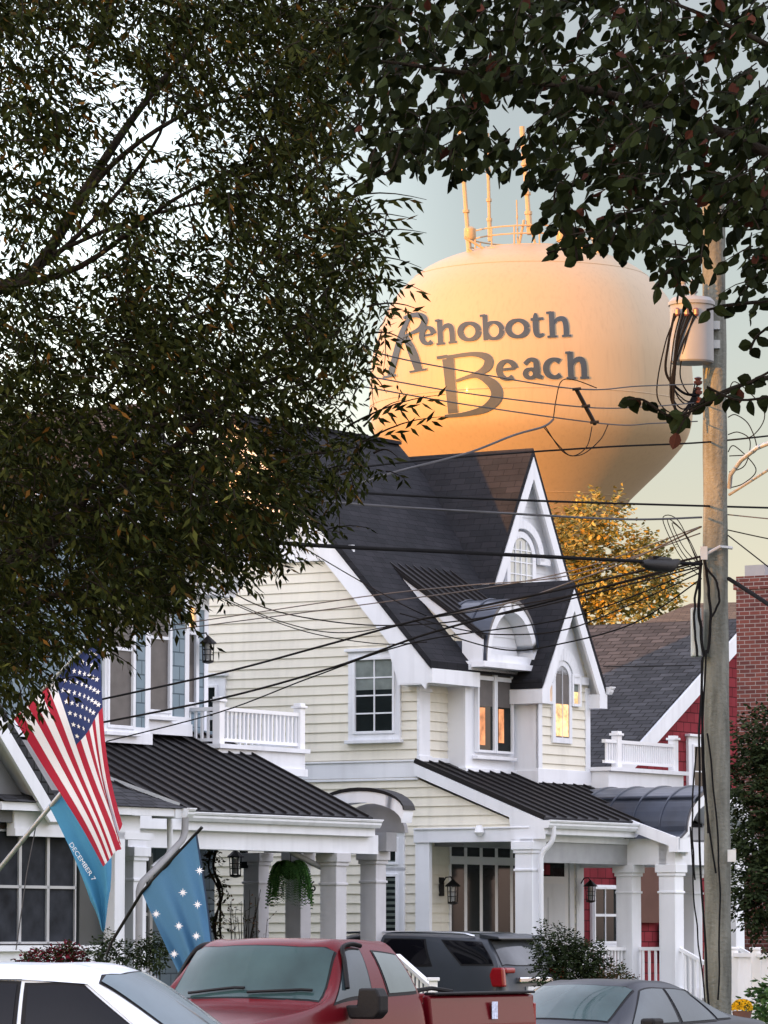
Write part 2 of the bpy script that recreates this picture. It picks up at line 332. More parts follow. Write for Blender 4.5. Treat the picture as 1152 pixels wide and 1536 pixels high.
def railing(parent,p,q,zb,ht,z2=None,step=.11,posts=(True,True),name='railing',base=0):
    p=Vector((p[0],p[1],zb));q=Vector((q[0],q[1],zb if z2 is None else z2));m=MB();L=(q-p).length
    up=Vector((0,0,1));m.beam(p+up*(ht-.03),q+up*(ht-.03),.08,.06);m.beam(p+up*.1,q+up*.1,.06,.05)
    k=max(2,int(L/step))
    for i in range(1,k):
        a=p.lerp(q,i/k);m.box(a.x-.018,a.x+.018,a.y-.018,a.y+.018,a.z+.1,a.z+ht-.05)
    o=part(name,m,VINYL,parent)
    for f_,pt in zip(posts,(p,q)):
        if f_:
            m=MB();m.box(pt.x-.07,pt.x+.07,pt.y-.07,pt.y+.07,pt.z-base,pt.z+ht+.08);m.box(pt.x-.1,pt.x+.1,pt.y-.1,pt.y+.1,pt.z+ht+.08,pt.z+ht+.12)
            m.prism([(pt.x-.07,pt.y-.07,pt.z+ht+.12),(pt.x+.07,pt.y-.07,pt.z+ht+.12),(pt.x+.07,pt.y+.07,pt.z+ht+.12),(pt.x-.07,pt.y+.07,pt.z+ht+.12)],(0,0,.04))
            part('newel_post',m,VINYL,o,bevel=.006)
    return o
def gutter(parent,u0,u1,w,z,label=None):
    m=MB();pr=[(0,0),(-.13,0),(-.13,-.03),(-.105,-.05),(-.105,-.08),(-.07,-.13),(0,-.13)]
    m.prism([(u0,w+a,z+b) for a,b in pr],(u1-u0,0,0));m.box(u0-.01,u1+.01,w-.142,w-.1,z-.012,z+.006)
    return part('gutter',m,WHITE,parent,label=label)
def downspout(parent,path,r=.045,m=WHITE):
    q=MB();P=[Vector(p) for p in path];out=[P[0]]
    for i in range(1,len(P)-1):
        a=(P[i-1]-P[i]).normalized();b=(P[i+1]-P[i]).normalized()
        for t in(0,.5,1): 
            s_=.09;out.append((P[i]+a*s_).lerp(P[i]+b*s_,t).lerp(P[i],.35 if t==.5 else 0))
    out.append(P[-1]);q.tube([tuple(p) for p in out],r,8);return part('downspout',q,m,parent,smooth=50)
def lantern(label,u,w,z,face='w',s=1.,group=None):
    t=thing('wall_lantern',label,'lamp',u,w,z=z,group=group);d=(0,-1) if face=='w' else (-1,0)
    def P(b,a,c): return (u+d[0]*b*s+(a*s if d[0]==0 else 0),w+d[1]*b*s+(a*s if d[1]==0 else 0),z+c*s)
    m=MB();pts=[P(0,-.07,-.16),P(0,.07,-.16),P(0,.07,.16),P(0,-.07,.16)];e=P(.025,0,0);o=P(0,0,0);m.prism(pts,(e[0]-o[0],e[1]-o[1],0));part('back_plate',m,IRON,t)
    m=MB();m.tube([P(.02,0,.05),P(.1,0,.16),P(.2,0,.17),P(.24,0,.1)],.012*s,6);part('arm',m,IRON,t)
    c=P(.24,0,0);m=MB();m.lathe([(.01*s,z+.13*s),(.04*s,z+.1*s),(.13*s,z+.02*s),(.135*s,z),(.1*s,z)],c[0],c[1],12)
    for k in range(6):
        a=k*math.pi/3;m.tube([(c[0]+.09*s*math.cos(a),c[1]+.09*s*math.sin(a),z),(c[0]+.08*s*math.cos(a),c[1]+.08*s*math.sin(a),z-.26*s)],.009*s,5)
    for zz in(-.09,-.17): m.tube([(c[0]+.09*s*math.cos(k*math.pi/6),c[1]+.09*s*math.sin(k*math.pi/6),z+zz*s) for k in range(13)],.006*s,5)
    m.lathe([(.09*s,z-.26*s),(.09*s,z-.29*s),(.02*s,z-.31*s)],c[0],c[1],12);part('cage',m,IRON,t)
    m=MB();m.lathe([(.055*s,z-.01*s),(.06*s,z-.14*s),(.05*s,z-.25*s)],c[0],c[1],12);part('glass',m,LAMPG,t,smooth=40)
    return t
exec_order=[]
# ================================================================ ground, road, kerb
GZ=0
def gsheet(name,m,u0,u1,w0,w1,z):
    q=MB();q.prism([tuple(S(a,b,z)) for a,b in((u0,w0),(u1,w0),(u1,w1),(u0,w1))],(0,0,-.3));return structure(name,q,m)
gsheet('ground',mat('far_ground',(.14,.13,.10),.95,.1,var=.3,vscale=.05),-400,900,-900,900,-.02)
gsheet('road',ASPH,-120,400,-32,-15.8,-.012)
gsheet('kerb',CONC,-120,400,-15.8,-15.6,.12)
gsheet('pavement',CONC,-120,400,-13,-11.4,.06)
gsheet('lawn',GRAS,-60,200,-11.4,40,.05)
gsheet('verge',GRAS,-60,200,-15.6,-13,.05)
gsheet('driveway',CONC,-5.4,-2.6,-11.4,3,.062)
# ================================================================ cream house
def arch_shell(parent,uc,hw,zf,h,w0,w1,name,m,th=.07,seams=(),fascia=.17,n=28,flare=0,soffit=True):
    def prof(r,hh):
        p=arcpts(uc,zf,r,hh,0,180,n)
        if flare: p=[(uc+r+flare,zf-flare*.55)]+p+[(uc-r-flare,zf-flare*.55)]
        return p
    o=prof(hw,h);i=prof(hw-.04,h-th)
    q=MB()
    for k in range(len(o)-1): q.prism([(o[k][0],w0,o[k][1]),(o[k+1][0],w0,o[k+1][1]),(i[k+1][0],w0,i[k+1][1]),(i[k][0],w0,i[k][1])],(0,w1-w0,0))
    for s_ in seams: q.tube([(a,s_,z+.01) for a,z in o],.018,5)
    r=part(name,q,m,parent,smooth=40)
    i2=prof(hw-.04-fascia*.8,h-th-fascia);i3=[(a,z) for a,z in i]
    q=MB()
    for k in range(len(i3)-1): q.prism([(i3[k][0],w0+.015,i3[k][1]),(i3[k+1][0],w0+.015,i3[k+1][1]),(i2[k+1][0],w0+.015,i2[k+1][1]),(i2[k][0],w0+.015,i2[k][1])],(0,w1-w0-.05,0))
    part('arch_fascia',q,WHITE,parent,smooth=40)
    return r
def gable_roof(parent,uc,half,zp,slope,w0,w1,name='roof',m=ROOF,th=.1,board=.26,bw=.05,hang=0):
    zf=zp-half*slope
    q=MB();q.prism([(uc-half,w0,zf),(uc,w0,zp),(uc+half,w0,zf),(uc+half,w0,zf-th*1.6),(uc,w0,zp-th*1.8),(uc-half,w0,zf-th*1.6)],(0,w1-w0,0))
    r=part(name,q,m,parent)
    q=MB();t2=th*1.7;hh=half-.03;q.prism([(uc-hh,w0+.03,zf-t2),(uc,w0+.03,zp-t2-.01),(uc+hh,w0+.03,zf-t2),(uc+hh,w0+.03,zf-t2-.04),(uc,w0+.03,zp-t2-.06),(uc-hh,w0+.03,zf-t2-.04)],(0,.4,0));part('soffit',q,WHITE,parent);q=MB();k=board*math.hypot(1,slope)
    for s in(-1,1): q.prism([(uc+s*(half-.02),w0-.012,zf-t2),(uc,w0-.012,zp-t2-.0),(uc,w0-.012,zp-t2-k),(uc+s*(half-.02-k/slope),w0-.012,zf-t2-.001)],(0,bw,0))
    part('rake_board',q,WHITE,parent)
    return r
cream=thing('cream_house','cream clapboard house with steep black gables and arched dormer in front of the water tower','house',0,0)
q=MB(FU(0));gz=8.5
siding(q,[(0,.5),(7.2,.5),(7.2,6.9),(6.0,8.22),(5.75,gz),(1.45,gz),(0,6.95)])
part('side_wall',q,CREAM,cream,label='long cream side wall of lapped boards')
q=MB(FU(0));siding(q,[(1.45,gz+.02),(5.75,gz+.02),(3.6,10.86)],exp=.3,lip=.01);q.box(1.3,5.9,.0,.05,gz-.02,gz+.2);q.box(1.25,5.95,.0,.08,gz-.05,gz-.01)
part('gable_panel',q,WHITE,cream)
q=MB(FW(0));siding(q,[(0,.5),(5.6,.5),(5.6,6.6),(0,6.6)]);part('front_wall',q,CREAM,cream)
q=MB();q.box(.02,5.58,.03,7.1,.0,6.5);q.box(0,5.6,-.02,7.2,0,.5)
q.prism([(.03,.05,6.5),(.03,7.15,6.5),(.03,3.6,10.7)],(4.9,0,0));part('house_core',q,WHITE,cream)
# trim on side wall
q=MB(FU(0));q.box(-.03,7.2,0,.045,4.63,4.9);q.box(-.05,7.2,.0,.07,4.9,4.93);q.box(-.03,7.2,0,.05,4.58,4.62)
part('belt_board',q,WHITE,cream,bevel=.005)
q=MB();q.box(-.035,.32,-.05,0,4.95,6.35);q.box(-.05,.36,-.07,0,6.1,6.16);q.box(-.05,.36,-.07,0,4.9,5.0)
q.box(1.05,1.3,-.05,0,4.95,6.35);q.box(.0,1.35,-.04,0,4.72,4.98)
part('corner_board',q,WHITE,cream,bevel=.006)
# main roof
sl_=1.1
def mz(w): return 6.6+sl_*(w+.5)
q=MB();pr=[(-.5,6.6),(3.6,mz(3.6)),(7.7,6.6),(7.7,6.46),(3.6,mz(3.6)-.16),(-.5,6.46)]
q.prism([(-.38,a,b) for a,b in pr],(5.4,0,0));part('main_roof',q,ROOF,cream)
q=MB();q.box(-.36,5.0,3.5,3.7,mz(3.6)-.03,mz(3.6)+.03);part('ridge_cap',q,ROOF,cream)
q=MB()
for s in(0,1):
    a0,a1=(-.48,3.6) if s==0 else (7.68,3.6)
    q.prism([(-.345,a0,6.45),(-.345,a1,mz(3.6)-.15),(-.345,a1,mz(3.6)-.62),(-.345,a0+(.12 if s==0 else -.12),6.12)],(.05,0,0))
q.prism([(-.346,-.49,6.45),(-.346,-.49,6.22),(-.346,.18,6.22),(-.346,.42,6.9)],(.048,0,0))
part('rake_board',q,WHITE,cream)
q=MB();q.box(-.36,1.2,-.52,-.47,6.22,6.47);q.box(-.34,1.2,-.47,.0,6.22,6.26);q.box(-.34,-.0,-.4,.2,6.2,6.24);part('eave_fascia',q,WHITE,cream)
q=MB();q.prism([(-.3,-.4,6.43),(-.3,3.6,mz(3.6)-.2),(-.3,3.6,mz(3.6)-.25),(-.3,-.4,6.38)],(.3,0,0));part('soffit',q,WHITE,cream)
# side window upstairs and downstairs
p0=au(536,991,0);p1=au(592,1096,0)
window(cream,FU(0),p1[0],p0[0],p1[1],p0[1],2,4,cas=.15,blind=BLIND,bz=.42,hood=True,label='upstairs side window with eight panes')
p0=au(576,1322,0);p1=au(597,1420,0)
window(cream,FU(0),p1[0],p0[0]+.12,1.6,p0[1]-.42+.5,1,1,cas=.16,blind=None,glass=GLASS,label='tall side window with dark louvred shutter')
q=MB(FU(0))
a1_,a0_=p0[0]+.12,p1[0]
for k in range(16): q.prism([(a0_,.03,1.62+k*.1),(a1_,.03,1.62+k*.1),(a1_,.055,1.69+k*.1),(a0_,.055,1.69+k*.1)],(0,.004,.012))
part('louvres',q,BLIND,cream)
zz=p0[1]-.42+.5
window(cream,FU(0),a0_,a1_,zz+.25,zz+.62,1,1,cas=.16,sill=False,hood=True,label='small transom window over the louvred window')
p0=au(315,1003,0);p1=au(326,1080,0)
window(cream,FU(0),p1[0],p0[0]+.6,5.4,6.3,2,2,cas=.2,hood=True,label='rear side window half hidden by the blue house')
# upper cross gable
def cf(px,py,w): return aw(px,py,w)
pk=cf(800,672,.8);ft=cf(740,868,.8);uc1=pk[0];z1=pk[1];sl1=(z1-ft[1])/(uc1-ft[0])
half1=uc1-ft[0]+.12
gable_roof(cream,uc1,half1,z1,sl1,.8,4.4,'cross_gable_roof',board=.2)
q=MB(FW(1.02));hw_=half1-.05;siding(q,[(uc1-hw_,z1-.25-hw_*sl1),(uc1+hw_,z1-.25-hw_*sl1),(uc1,z1-.25)],exp=.2,lip=.012);part('upper_gable_wall',q,WHITE,cream)
bz_=z1-half1*sl1
q=MB(FW(1.02));q.box(uc1-half1+.05,uc1+half1-.05,0,.17,bz_-.02,bz_+.12);part('gable_base_board',q,WHITE,cream)
uw=cf(780,840,.95);hw2=.4
window(cream,FW(.98),uw[0]-hw2,uw[0]+hw2,bz_+.15,bz_+1.05,4,4,cas=.12,arch=.4,glass=GLASSL,sill=False,mw=.02,label='arched attic window with a pale curtain',out=.06)
q=MB(FW(.98))
o_=arcpts(uw[0],bz_+.66,.78,.72,0,180);i_=arcpts(uw[0],bz_+.66,.62,.56,0,180)
for k in range(16): q.prism([(o_[k][0],.02,o_[k][1]),(o_[k+1][0],.02,o_[k+1][1]),(i_[k+1][0],.02,i_[k+1][1]),(i_[k][0],.02,i_[k][1])],(0,.08,0))
q.box(uw[0]+.62,uw[0]+1.0,.02,.1,bz_+.6,bz_+.72);part('arched_hood',q,WHITE,cream,bevel=.006)
# small projecting gable
W2=-1.05
pk=cf(861,870,W2);ft=cf(822,1010,W2);fr_=cf(914,1030,W2)
uc2=(pk[0]);z2=pk[1];half2=(fr_[0]-ft[0])/2+.02;sl2=(z2-ft[1])/(half2-.05);half2+=.02
gable_roof(cream,uc2,half2,z2,sl2,W2,1.15,'front_gable_roof',board=.2)
a0,a1=uc2-.9,uc2+.9
q=MB(FW(-.8));siding(q,[(a0,4.6),(a1,4.6),(a1,z2-.3-.9*sl2+.05),(uc2,z2-.3),(a0,z2-.3-.9*sl2+.05)]);part('bay_wall',q,CREAM,cream,label='cream boarded wall of the projecting front gable')
q=MB();q.box(a0,a1,-.78,.1,4.5,6.3);q.prism([(a0,-.78,6.3),(a1,-.78,6.3),(uc2,-.78,z2-.35)],(0,.9,0));part('bay_core',q,WHITE,cream)
q=MB(FW(-.8));zt=6.55
q.prism([(a0+.18,.03,zt),(a1-.18,.03,zt),(uc2,.03,z2-.33)],(0,.012,0));siding(q,[(a0+.2,zt),(a1-.2,zt),(uc2,z2-.35)],exp=.2,lip=.012,z00=.05);part('gable_panel',q,WHITE,cream)
q=MB();q.box(a0-.03,a0+.13,-.84,-.8,4.75,6.35);q.box(a1-.13,a1+.03,-.84,-.8,4.75,6.35);q.box(a0-.035,a1+.035,-.85,-.8,4.6,4.85)
q.box(a0-.03,a0,-.84,0,4.6,6.35);q.box(a0-.05,a0-.03,-.86,-.0,4.55,4.82);q.box(a0-.045,a0-.03,-.3,0,4.82,6.2);q.box(a0-.06,a0,-.87,0,6.1,6.16)
part('corner_board',q,WHITE,cream,bevel=.005)
zf2=z2-half2*sl2
for s in(-1,1):
    q=MB()
    q.box(min(uc2+s*(half2+.02),uc2+s*(half2-.25)),max(uc2+s*(half2+.02),uc2+s*(half2-.25)),W2-.015,.3,zf2-.42,zf2-.17);part('eave_return',q,WHITE,cream)
gutter(cream,uc2+half2,uc2+half2+.13,W2+.02,zf2-.03)
c0=cf(833,1000,-.85);c1=cf(854,1110,-.85);uwc=(c0[0]+c1[0])/2
window(cream,FW(-.8),uwc-.24,uwc+.24,c1[1]+.03,c0[1]+.02,2,1,cas=.1,arch=.26,glass=TAUPE,sill=False,label='tall arched window with an amber reflection painted in its lower half',out=.05,glow=(GLOWA,(.04,.96,.02,.47)),mw=.01)
for s,xx,zz in((-1,821,(1028,1052)),(1,863,(1016,1056))):
    b0=cf(xx,zz[0],-.85);b1=cf(xx,zz[1],-.85)
    window(cream,FW(-.8),b0[0]-.11,b0[0]+.11,b1[1],b0[1],1,1,cas=.05,glass=GLOWA if s<0 else BLIND,sill=False,label='small amber sidelight with a painted sunset reflection left of the arched window' if s<0 else 'small grey sidelight right of the arched window',glow=None if s<0 else (GLOWA,(.05,.95,.02,.45)))
q=MB(FW(-.8));zc=c0[1]-.28
o_=arcpts(uwc,zc,.62,.62,0,180);i_=arcpts(uwc,zc,.38,.4,0,180)
for k in range(16): q.prism([(o_[k][0],.02,o_[k][1]),(o_[k+1][0],.02,o_[k+1][1]),(i_[k+1][0],.02,i_[k+1][1]),(i_[k][0],.02,i_[k][1])],(0,.06,0))
q.box(uwc+.6,uwc+.9,.02,.09,zc+.0,zc+.14);part('arched_hood',q,WHITE,cream,bevel=.006)
# dormer with shed roof running into a barrel
uca=(cf(727,985,-.74)[0]+cf(808,985,-.74)[0])/2;hwa=(cf(808,985,-.74)[0]-cf(727,985,-.74)[0])/2
ud0=uca-hwa-.05;ud1=uca+hwa;dcl=1.2
def dz(w): return 7.02+.69*(w+.85)
top=1.2
q=MB();q.prism([(ud0,-.72,dz(-.72)),(ud0,0,dz(0)),(ud0,0,dz(0)-.07),(ud0,-.72,dz(-.72)-.07)],(.32,0,0));q.prism([(ud0,0,dz(0)),(ud0,top,dz(top)),(ud0,top,dz(top)-.07),(ud0,0,dz(0)-.07)],(2.1,0,0))
for k in range(9): q.beam((ud0+.04+k*.25,-.72 if k<2 else .05,dz(-.72 if k<2 else .05)+.02),(ud0+.04+k*.25,top,dz(top)+.02),.03,.04)
part('dormer_roof',q,SEAM,cream)
q=MB();q.prism([(ud0+.02,-.71,dz(-.72)-.07),(ud0+.02,top,dz(top)-.07),(ud0+.02,top,dz(top)-.12),(ud0+.02,-.3,dz(-.3)-.36),(ud0+.02,-.3,6.62),(ud0+.02,-.71,6.62)],(.05,0,0))
q.box(ud0+.03,ud1,-.7,-.66,6.62,6.8);q.box(ud0+.05,ud1,-.68,0,6.6,6.64);part('dormer_fascia',q,WHITE,cream)
q=MB();q.prism([(ud0+.07,-.1,6.6),(ud0+.07,-.1,dz(-.1)-.08),(ud0+.07,top,dz(top)-.1),(ud0+.07,top,8.2)],(.35,0,0));q.prism([(ud0+.1,-.3,6.5),(ud0+.1,-.3,dz(-.3)-.3),(ud0+.1,1.0,dz(1)-.1),(ud0+.1,1.0,mz(1)-.3)],(.3,0,0));part('dormer_cheek',q,CREAM,cream)
uca=(cf(727,985,-.74)[0]+cf(808,985,-.74)[0])/2;hwa=(cf(808,985,-.74)[0]-cf(727,985,-.74)[0])/2
za=6.66;ha=cf(765,898,-.74)[1]-za
arch_shell(cream,uca,hwa,za,ha,-.77,1.3,'barrel_dormer_roof',COPP,seams=(-.35,.1,.6),fascia=.17)
q=MB(FW(-.42));siding(q,arcpts(uca,za,hwa-.2,ha-.2,0,180),exp=.17,lip=.02);part('tympanum',q,WHITE,cream)
q=MB();q.box(uca-hwa-.05,uca+hwa+.05,-.77,-.3,za-.1,za);part('dormer_sill_band',q,WHITE,cream)
# window box under dormer
b0=cf(718,997,-.42);b1=cf(768,1128,-.42);ba,bb=b0[0]-.38,b1[0]+.36
q=MB();q.box(ba,bb,-.35,.0,4.72,6.62);q.box(ba-.05,bb+.05,-.42,.0,4.6,4.82);q.box(ba-.04,bb+.04,-.42,.02,6.36,6.44);q.box(ba-.1,bb+.1,-.5,.02,6.5,6.66)
q.box(ba,ba+.1,-.38,-.35,4.8,6.36);q.box(bb-.1,bb,-.38,-.35,4.8,6.36)
part('box_bay',q,WHITE,cream,bevel=.008)
for k in(0,1):
    m_=(b0[0]+b1[0])/2;x0,x1=(b0[0],m_-.05) if k==0 else (m_+.05,b1[0])
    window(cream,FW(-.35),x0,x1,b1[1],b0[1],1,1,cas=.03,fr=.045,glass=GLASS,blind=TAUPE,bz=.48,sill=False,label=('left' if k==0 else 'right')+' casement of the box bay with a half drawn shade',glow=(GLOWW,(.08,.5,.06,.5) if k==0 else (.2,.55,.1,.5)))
q=MB();q.box(b0[0]-.1,b1[0]+.1,-.46,-.35,b1[1]-.16,b1[1]-.1);part('sill',q,WHITE,cream,bevel=.005)
# porch
fz=.8
q=MB();q.box(-.1,5.75,-3.3,0,.62,fz);q.box(-.05,5.7,-3.25,0,0,.62);part('porch_floor',q,CONC,cream)
EW=-2.59;EZ=3.9;TZ=4.92
seam_roof(cream,[(-.12,EW,EZ),(5.7,EW,EZ),(5.7,0,TZ),(-.12,0,TZ)],step=.36,name='porch_roof')
q=MB();q.prism([(-.135,EW,EZ-.06),(-.135,0,TZ-.06),(-.135,0,TZ-.26),(-.135,-1.9,EZ+.27-.26),(-.135,-1.95,EZ-.36),(-.135,EW,EZ-.36)],(.045,0,0));part('porch_rake_board',q,WHITE,cream)
q=MB();q.box(-.1,5.7,EW,EW+.04,EZ-.28,EZ-.06);q.box(-.1,5.7,EW+.03,-2.0,EZ-.29,EZ-.25);part('porch_fascia',q,WHITE,cream)
q=MB(FU(-.02));siding(q,[(-2.1,3.75),(0,3.75),(0,4.6),(-2.1,3.78)]);part('porch_gable_wall',q,CREAM,cream)
q=MB();bb_=3.5
q.box(-.12,.14,-2.35,.02,bb_,3.72);q.box(-.15,.16,-2.3,.0,3.72,3.75);q.box(-.12,3.2,-2.36,-2.1,bb_,3.66);part('porch_beam',q,WHITE,cream,bevel=.006)
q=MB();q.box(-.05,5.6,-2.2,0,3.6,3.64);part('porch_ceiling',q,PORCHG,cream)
q=MB();q.box(-.09,.0,-.28,.0,.5,3.5);q.box(-.02,.3,-.03,.0,.8,3.6);part('corner_board',q,WHITE,cream)
q=MB();q.lathe([(0,3.78),(.05,3.78),(.07,3.72),(.09,3.66),(.04,3.6),(0,3.6)],-.2,-1.35,14);part('flood_light',q,VINYL,cream,smooth=50)
# place corner column so its outline falls at 774-805
cw_=(au(774,1300,-.15)[0]+au(803,1300,-.15)[0])/2+.0
pillar(cream,0.0,cw_+.03,fz,bb_,.34)
gutter(cream,-.14,2.95,EW,EZ-.05)
downspout(cream,[(.05,EW-.07,EZ-.15),(.05,EW-.07,3.5),(-.02,cw_-.22,3.3),(-.02,cw_-.22,.6)])
# french windows, door under the porch
c0=cf(672,1296,0);c1=cf(772,1420,0)
n_=5;wd=(c1[0]+.35-c0[0])/n_
for k in range(n_):
    x0=c0[0]+k*wd+.035;x1=c0[0]+(k+1)*wd-.035
    q=MB(FW(0));q.box(x0-.035,x1+.035,0,.04,fz,3.45);w_=part('french_window',q,VINYL,cream,label=['first','second','third','fourth','fifth'][k]+' tall french window of the porch from the left')
    q=MB(FW(0));q.box(x0+.02,x1-.02,.04,.045,1.3,cf(672,1296,0)[1]);q.box(x0+.02,x1-.02,.04,.045,cf(672,1284,0)[1],cf(672,1260,0)[1]);part('glass',q,GLASS,w_)
    q=MB(FW(0));q.box(x0+.03,x1-.03,.046,.05,1.3,1.9);part('curtain',q,BLIND,w_)
c0=cf(808,1330,0);c1=cf(834,1330,0)
q=MB(FW(0));q.box(c0[0]-.12,c1[0]+.35,0,.05,fz,3.4);d_=part('door',q,VINYL,cream)
q=MB(FW(0));q.box(c0[0],c1[0]+.2,.05,.07,fz,2.85);q.box(c0[0]+.2,c1[0],.07,.085,1.4,2.6);part('door_leaf',q,WHITE,d_)
q=MB(FW(0));q.box(c0[0],c1[0]+.2,.05,.06,2.98,3.32);part('transom',q,GLASS,d_)
q=MB(FW(0));q.box(c0[0],c0[0]+.3,.06,.063,3.0,3.3);part('curtain',q,REDS,d_)  # red patch painted on the transom as a reflection
q=MB(FW(0));q.box(c1[0]+.4,c1[0]+.55,0,.06,fz,3.5);q.box(5.35,5.6,0,.05,fz,3.5);part('pilaster',q,WHITE,cream)
# entry porch with barrel roof
eu0,eu1,ew0,ew1=3.35,5.6,-3.1,-2.25
for a,b in((eu0,ew0),(eu0,ew1),(eu1,ew1),(eu1,ew0)): pillar(cream,a,b,fz,3.15,.32)
q=MB();q.box(eu0-.17,eu1+.17,ew0-.17,ew0+.15,3.15,3.55);q.box(eu0-.17,eu0+.15,ew0,-2.1,3.15,3.62);q.box(eu1-.15,eu1+.17,ew0,0,3.15,3.6)
q.box(eu0-.02,eu0+.02+.1,-3.4,-3.2,3.3,3.5)
part('entry_beam',q,WHITE,cream)
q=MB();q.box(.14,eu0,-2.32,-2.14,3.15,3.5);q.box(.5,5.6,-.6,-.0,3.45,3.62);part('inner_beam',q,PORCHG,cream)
uce=4.45;zfe=3.62;hwe=1.25
ap=cf(1053,1177,-3.5)[1]
arch_shell(cream,uce,hwe,zfe+.1,ap-zfe-.1,-3.5,-.6,'barrel_entry_roof',COPP,seams=(-3.47,-2.95,-2.4,-1.85,-1.3),fascia=.2,flare=.22)
q=MB();q.box(uce+hwe-.22,uce+hwe+.3,-3.48,-3.3,3.36,3.62);part('entry_eave_box',q,WHITE,cream);q=MB();q.box(uce-hwe-.3,uce-hwe+.22,-3.48,-3.3,3.36,3.62)
q.prism([(uce-hwe-.28,-3.48,3.6),(uce-hwe-.28,-2.55,3.92),(uce-hwe-.28,-2.55,3.72),(uce-hwe-.28,-3.48,3.4)],(.06,0,0));part('entry_eave_box',q,WHITE,cream)
q=MB(FW(-2.2));q.poly([(p,0,z) for p,z in arcpts(uce,3.6,hwe-.25,ap-3.6-.3,0,180)]);part('entry_tympanum',q,WHITE,cream)
# railings and steps
railing(cream,(eu0+.1,ew0,0),(eu0+.1,ew1-.1,0),fz,.92,posts=(False,False))
railing(cream,(1.6,-2.25,0),(eu0-.17,-2.25,0),fz,.92,posts=(False,False))
railing(cream,(eu0+.02,ew0-.15,0),(eu0+.02,ew0-1.75,0),fz,.92,z2=0,posts=(False,True),base=.0)
railing(cream,(eu1-.02,ew0-.15,0),(eu1-.02,ew0-1.75,0),fz,.92,z2=0,posts=(False,True),base=.0)
q=MB()
for k in range(4): q.box(eu0+.1,eu1-.1,ew0-.2-.4*(k+1),ew0-.2-.4*k,0,fz-.16*(k+1)+.0)
part('steps',q,CONC,cream)
# roof deck at the right
q=MB();q.box(uc2+.95,7.3,-1.2,.6,4.55,4.88);q.box(uc2+.9,7.38,-1.28,.6,4.86,4.93);part('roof_deck',q,WHITE,cream)
pr_=cf(925,1120,-1.1)
railing(cream,(uc2+.95,-1.1,0),(pr_[0],-1.1,0),4.93,.5,posts=(False,True),step=.09);railing(cream,(pr_[0],-1.1,0),(7.1,-1.1,0),4.93,.5,posts=(False,True),step=.07)
lantern('black caged wall lantern beside the french windows of the cream house',cf(660,1330,0)[0],-.02,cf(655,1330,0)[1],'w',1.0)
lantern('black caged wall lantern right of the cream house front door',cf(868,1330,0)[0],-.02,cf(868,1330,0)[1],'w',.95)
# ================================================================ blue shingle house
blue=thing('blue_house','pale blue shingle house with black metal porch roof left of the cream house','house',-11,0)
def bwall(w,u0,u1,z0,z1,name,lab=None):
    q=MB();q.box(u0,u1,w,w+.2,z0,z1);return part(name,q,BLUES,blue,label=lab)
WA,WB,WC=-.35,0,.8
uA=aw(222,1112,WA)[0];uB0=aw(208,1063,WB)[0];uB=aw(282,1098,WB)[0];uC=aw(311,1000,WC)[0]
zAt=8.6
q=MB();q.box(-17,uC,WC+.02,9,0,8.0);q.box(-13,uB-.02,WB+.2,WC+.02,4.3,8.3);q.box(-13,uA-.02,WA+.2,WB+.2,4.3,8.3);part('house_core',q,BLUES,blue)
bwall(WA,-13,uA,4.95,8.4,'bay_wall');bwall(WB,uB0,uB,5.1,8.4,'bay_wall');bwall(WC,uB,uC,5,7.45,'upper_wall')
q=MB();q.box(-13.05,uA+.04,WA-.06,WB,4.86,5.03);q.box(-13.02,uA+.01,WA-.03,WB,5.03,5.12);q.box(uA-.02,uB+.04,WB-.06,WC,5.06,5.25);q.box(uA-.02,uB+.01,WB-.03,WC,5.25,5.36)
q.box(uA-.09,uA+.012,WA-.012,WA+.15,5.1,8.4);q.box(uB-.1,uB+.012,WB-.012,WB+.12,5.3,8.4);q.box(uC-.1,uC+.012,WC-.012,WC+.15,5,7.4);q.box(uC,uC+.015,WC,WC+.2,0,7.4)
part('corner_trim',q,WHITE,blue)
def bwin(w,x0,x1,y0,y1,lab,**k):
    a=aw(x0,y1,w);b=aw(x1,y0,w);return window(blue,FW(w),a[0],b[0],a[1],b[1],label=lab,**k)
bwin(WA,158,194,905,1087,'tall nearer bay window with a taupe screen',cas=.1,glass=TAUPE,split=.62,blind=GREYP,bz=0.01)
bwin(WB,219,249,870,1064,'tall second bay window with taupe glass',cas=.1,glass=TAUPE,split=.55,blind=None)
a=aw(274,1053,WC);b=aw(288,953,WC);window(blue,FW(WC),a[0],b[0],a[1],b[1],cas=.12,glass=TAUPE,label='narrow glazed balcony door',sill=False)
a=aw(274,940,WC);b=aw(288,912,WC);window(blue,FW(WC),a[0],b[0],a[1],b[1],cas=.12,glass=GLOWA,label='small transom of amber leaded glass',sill=False)
q=MB();q.box(uB,uC+.3,WC-.35,WC+.5,7.42,7.5);q.box(uB,uC+.34,WC-.4,WC+.5,7.5,7.68);q.box(uB,uC+.02,WC-.02,WC+.2,7.2,7.42);part('cornice',q,WHITE,blue)
gutter(blue,uB,uC+.35,WC-.38,7.74)
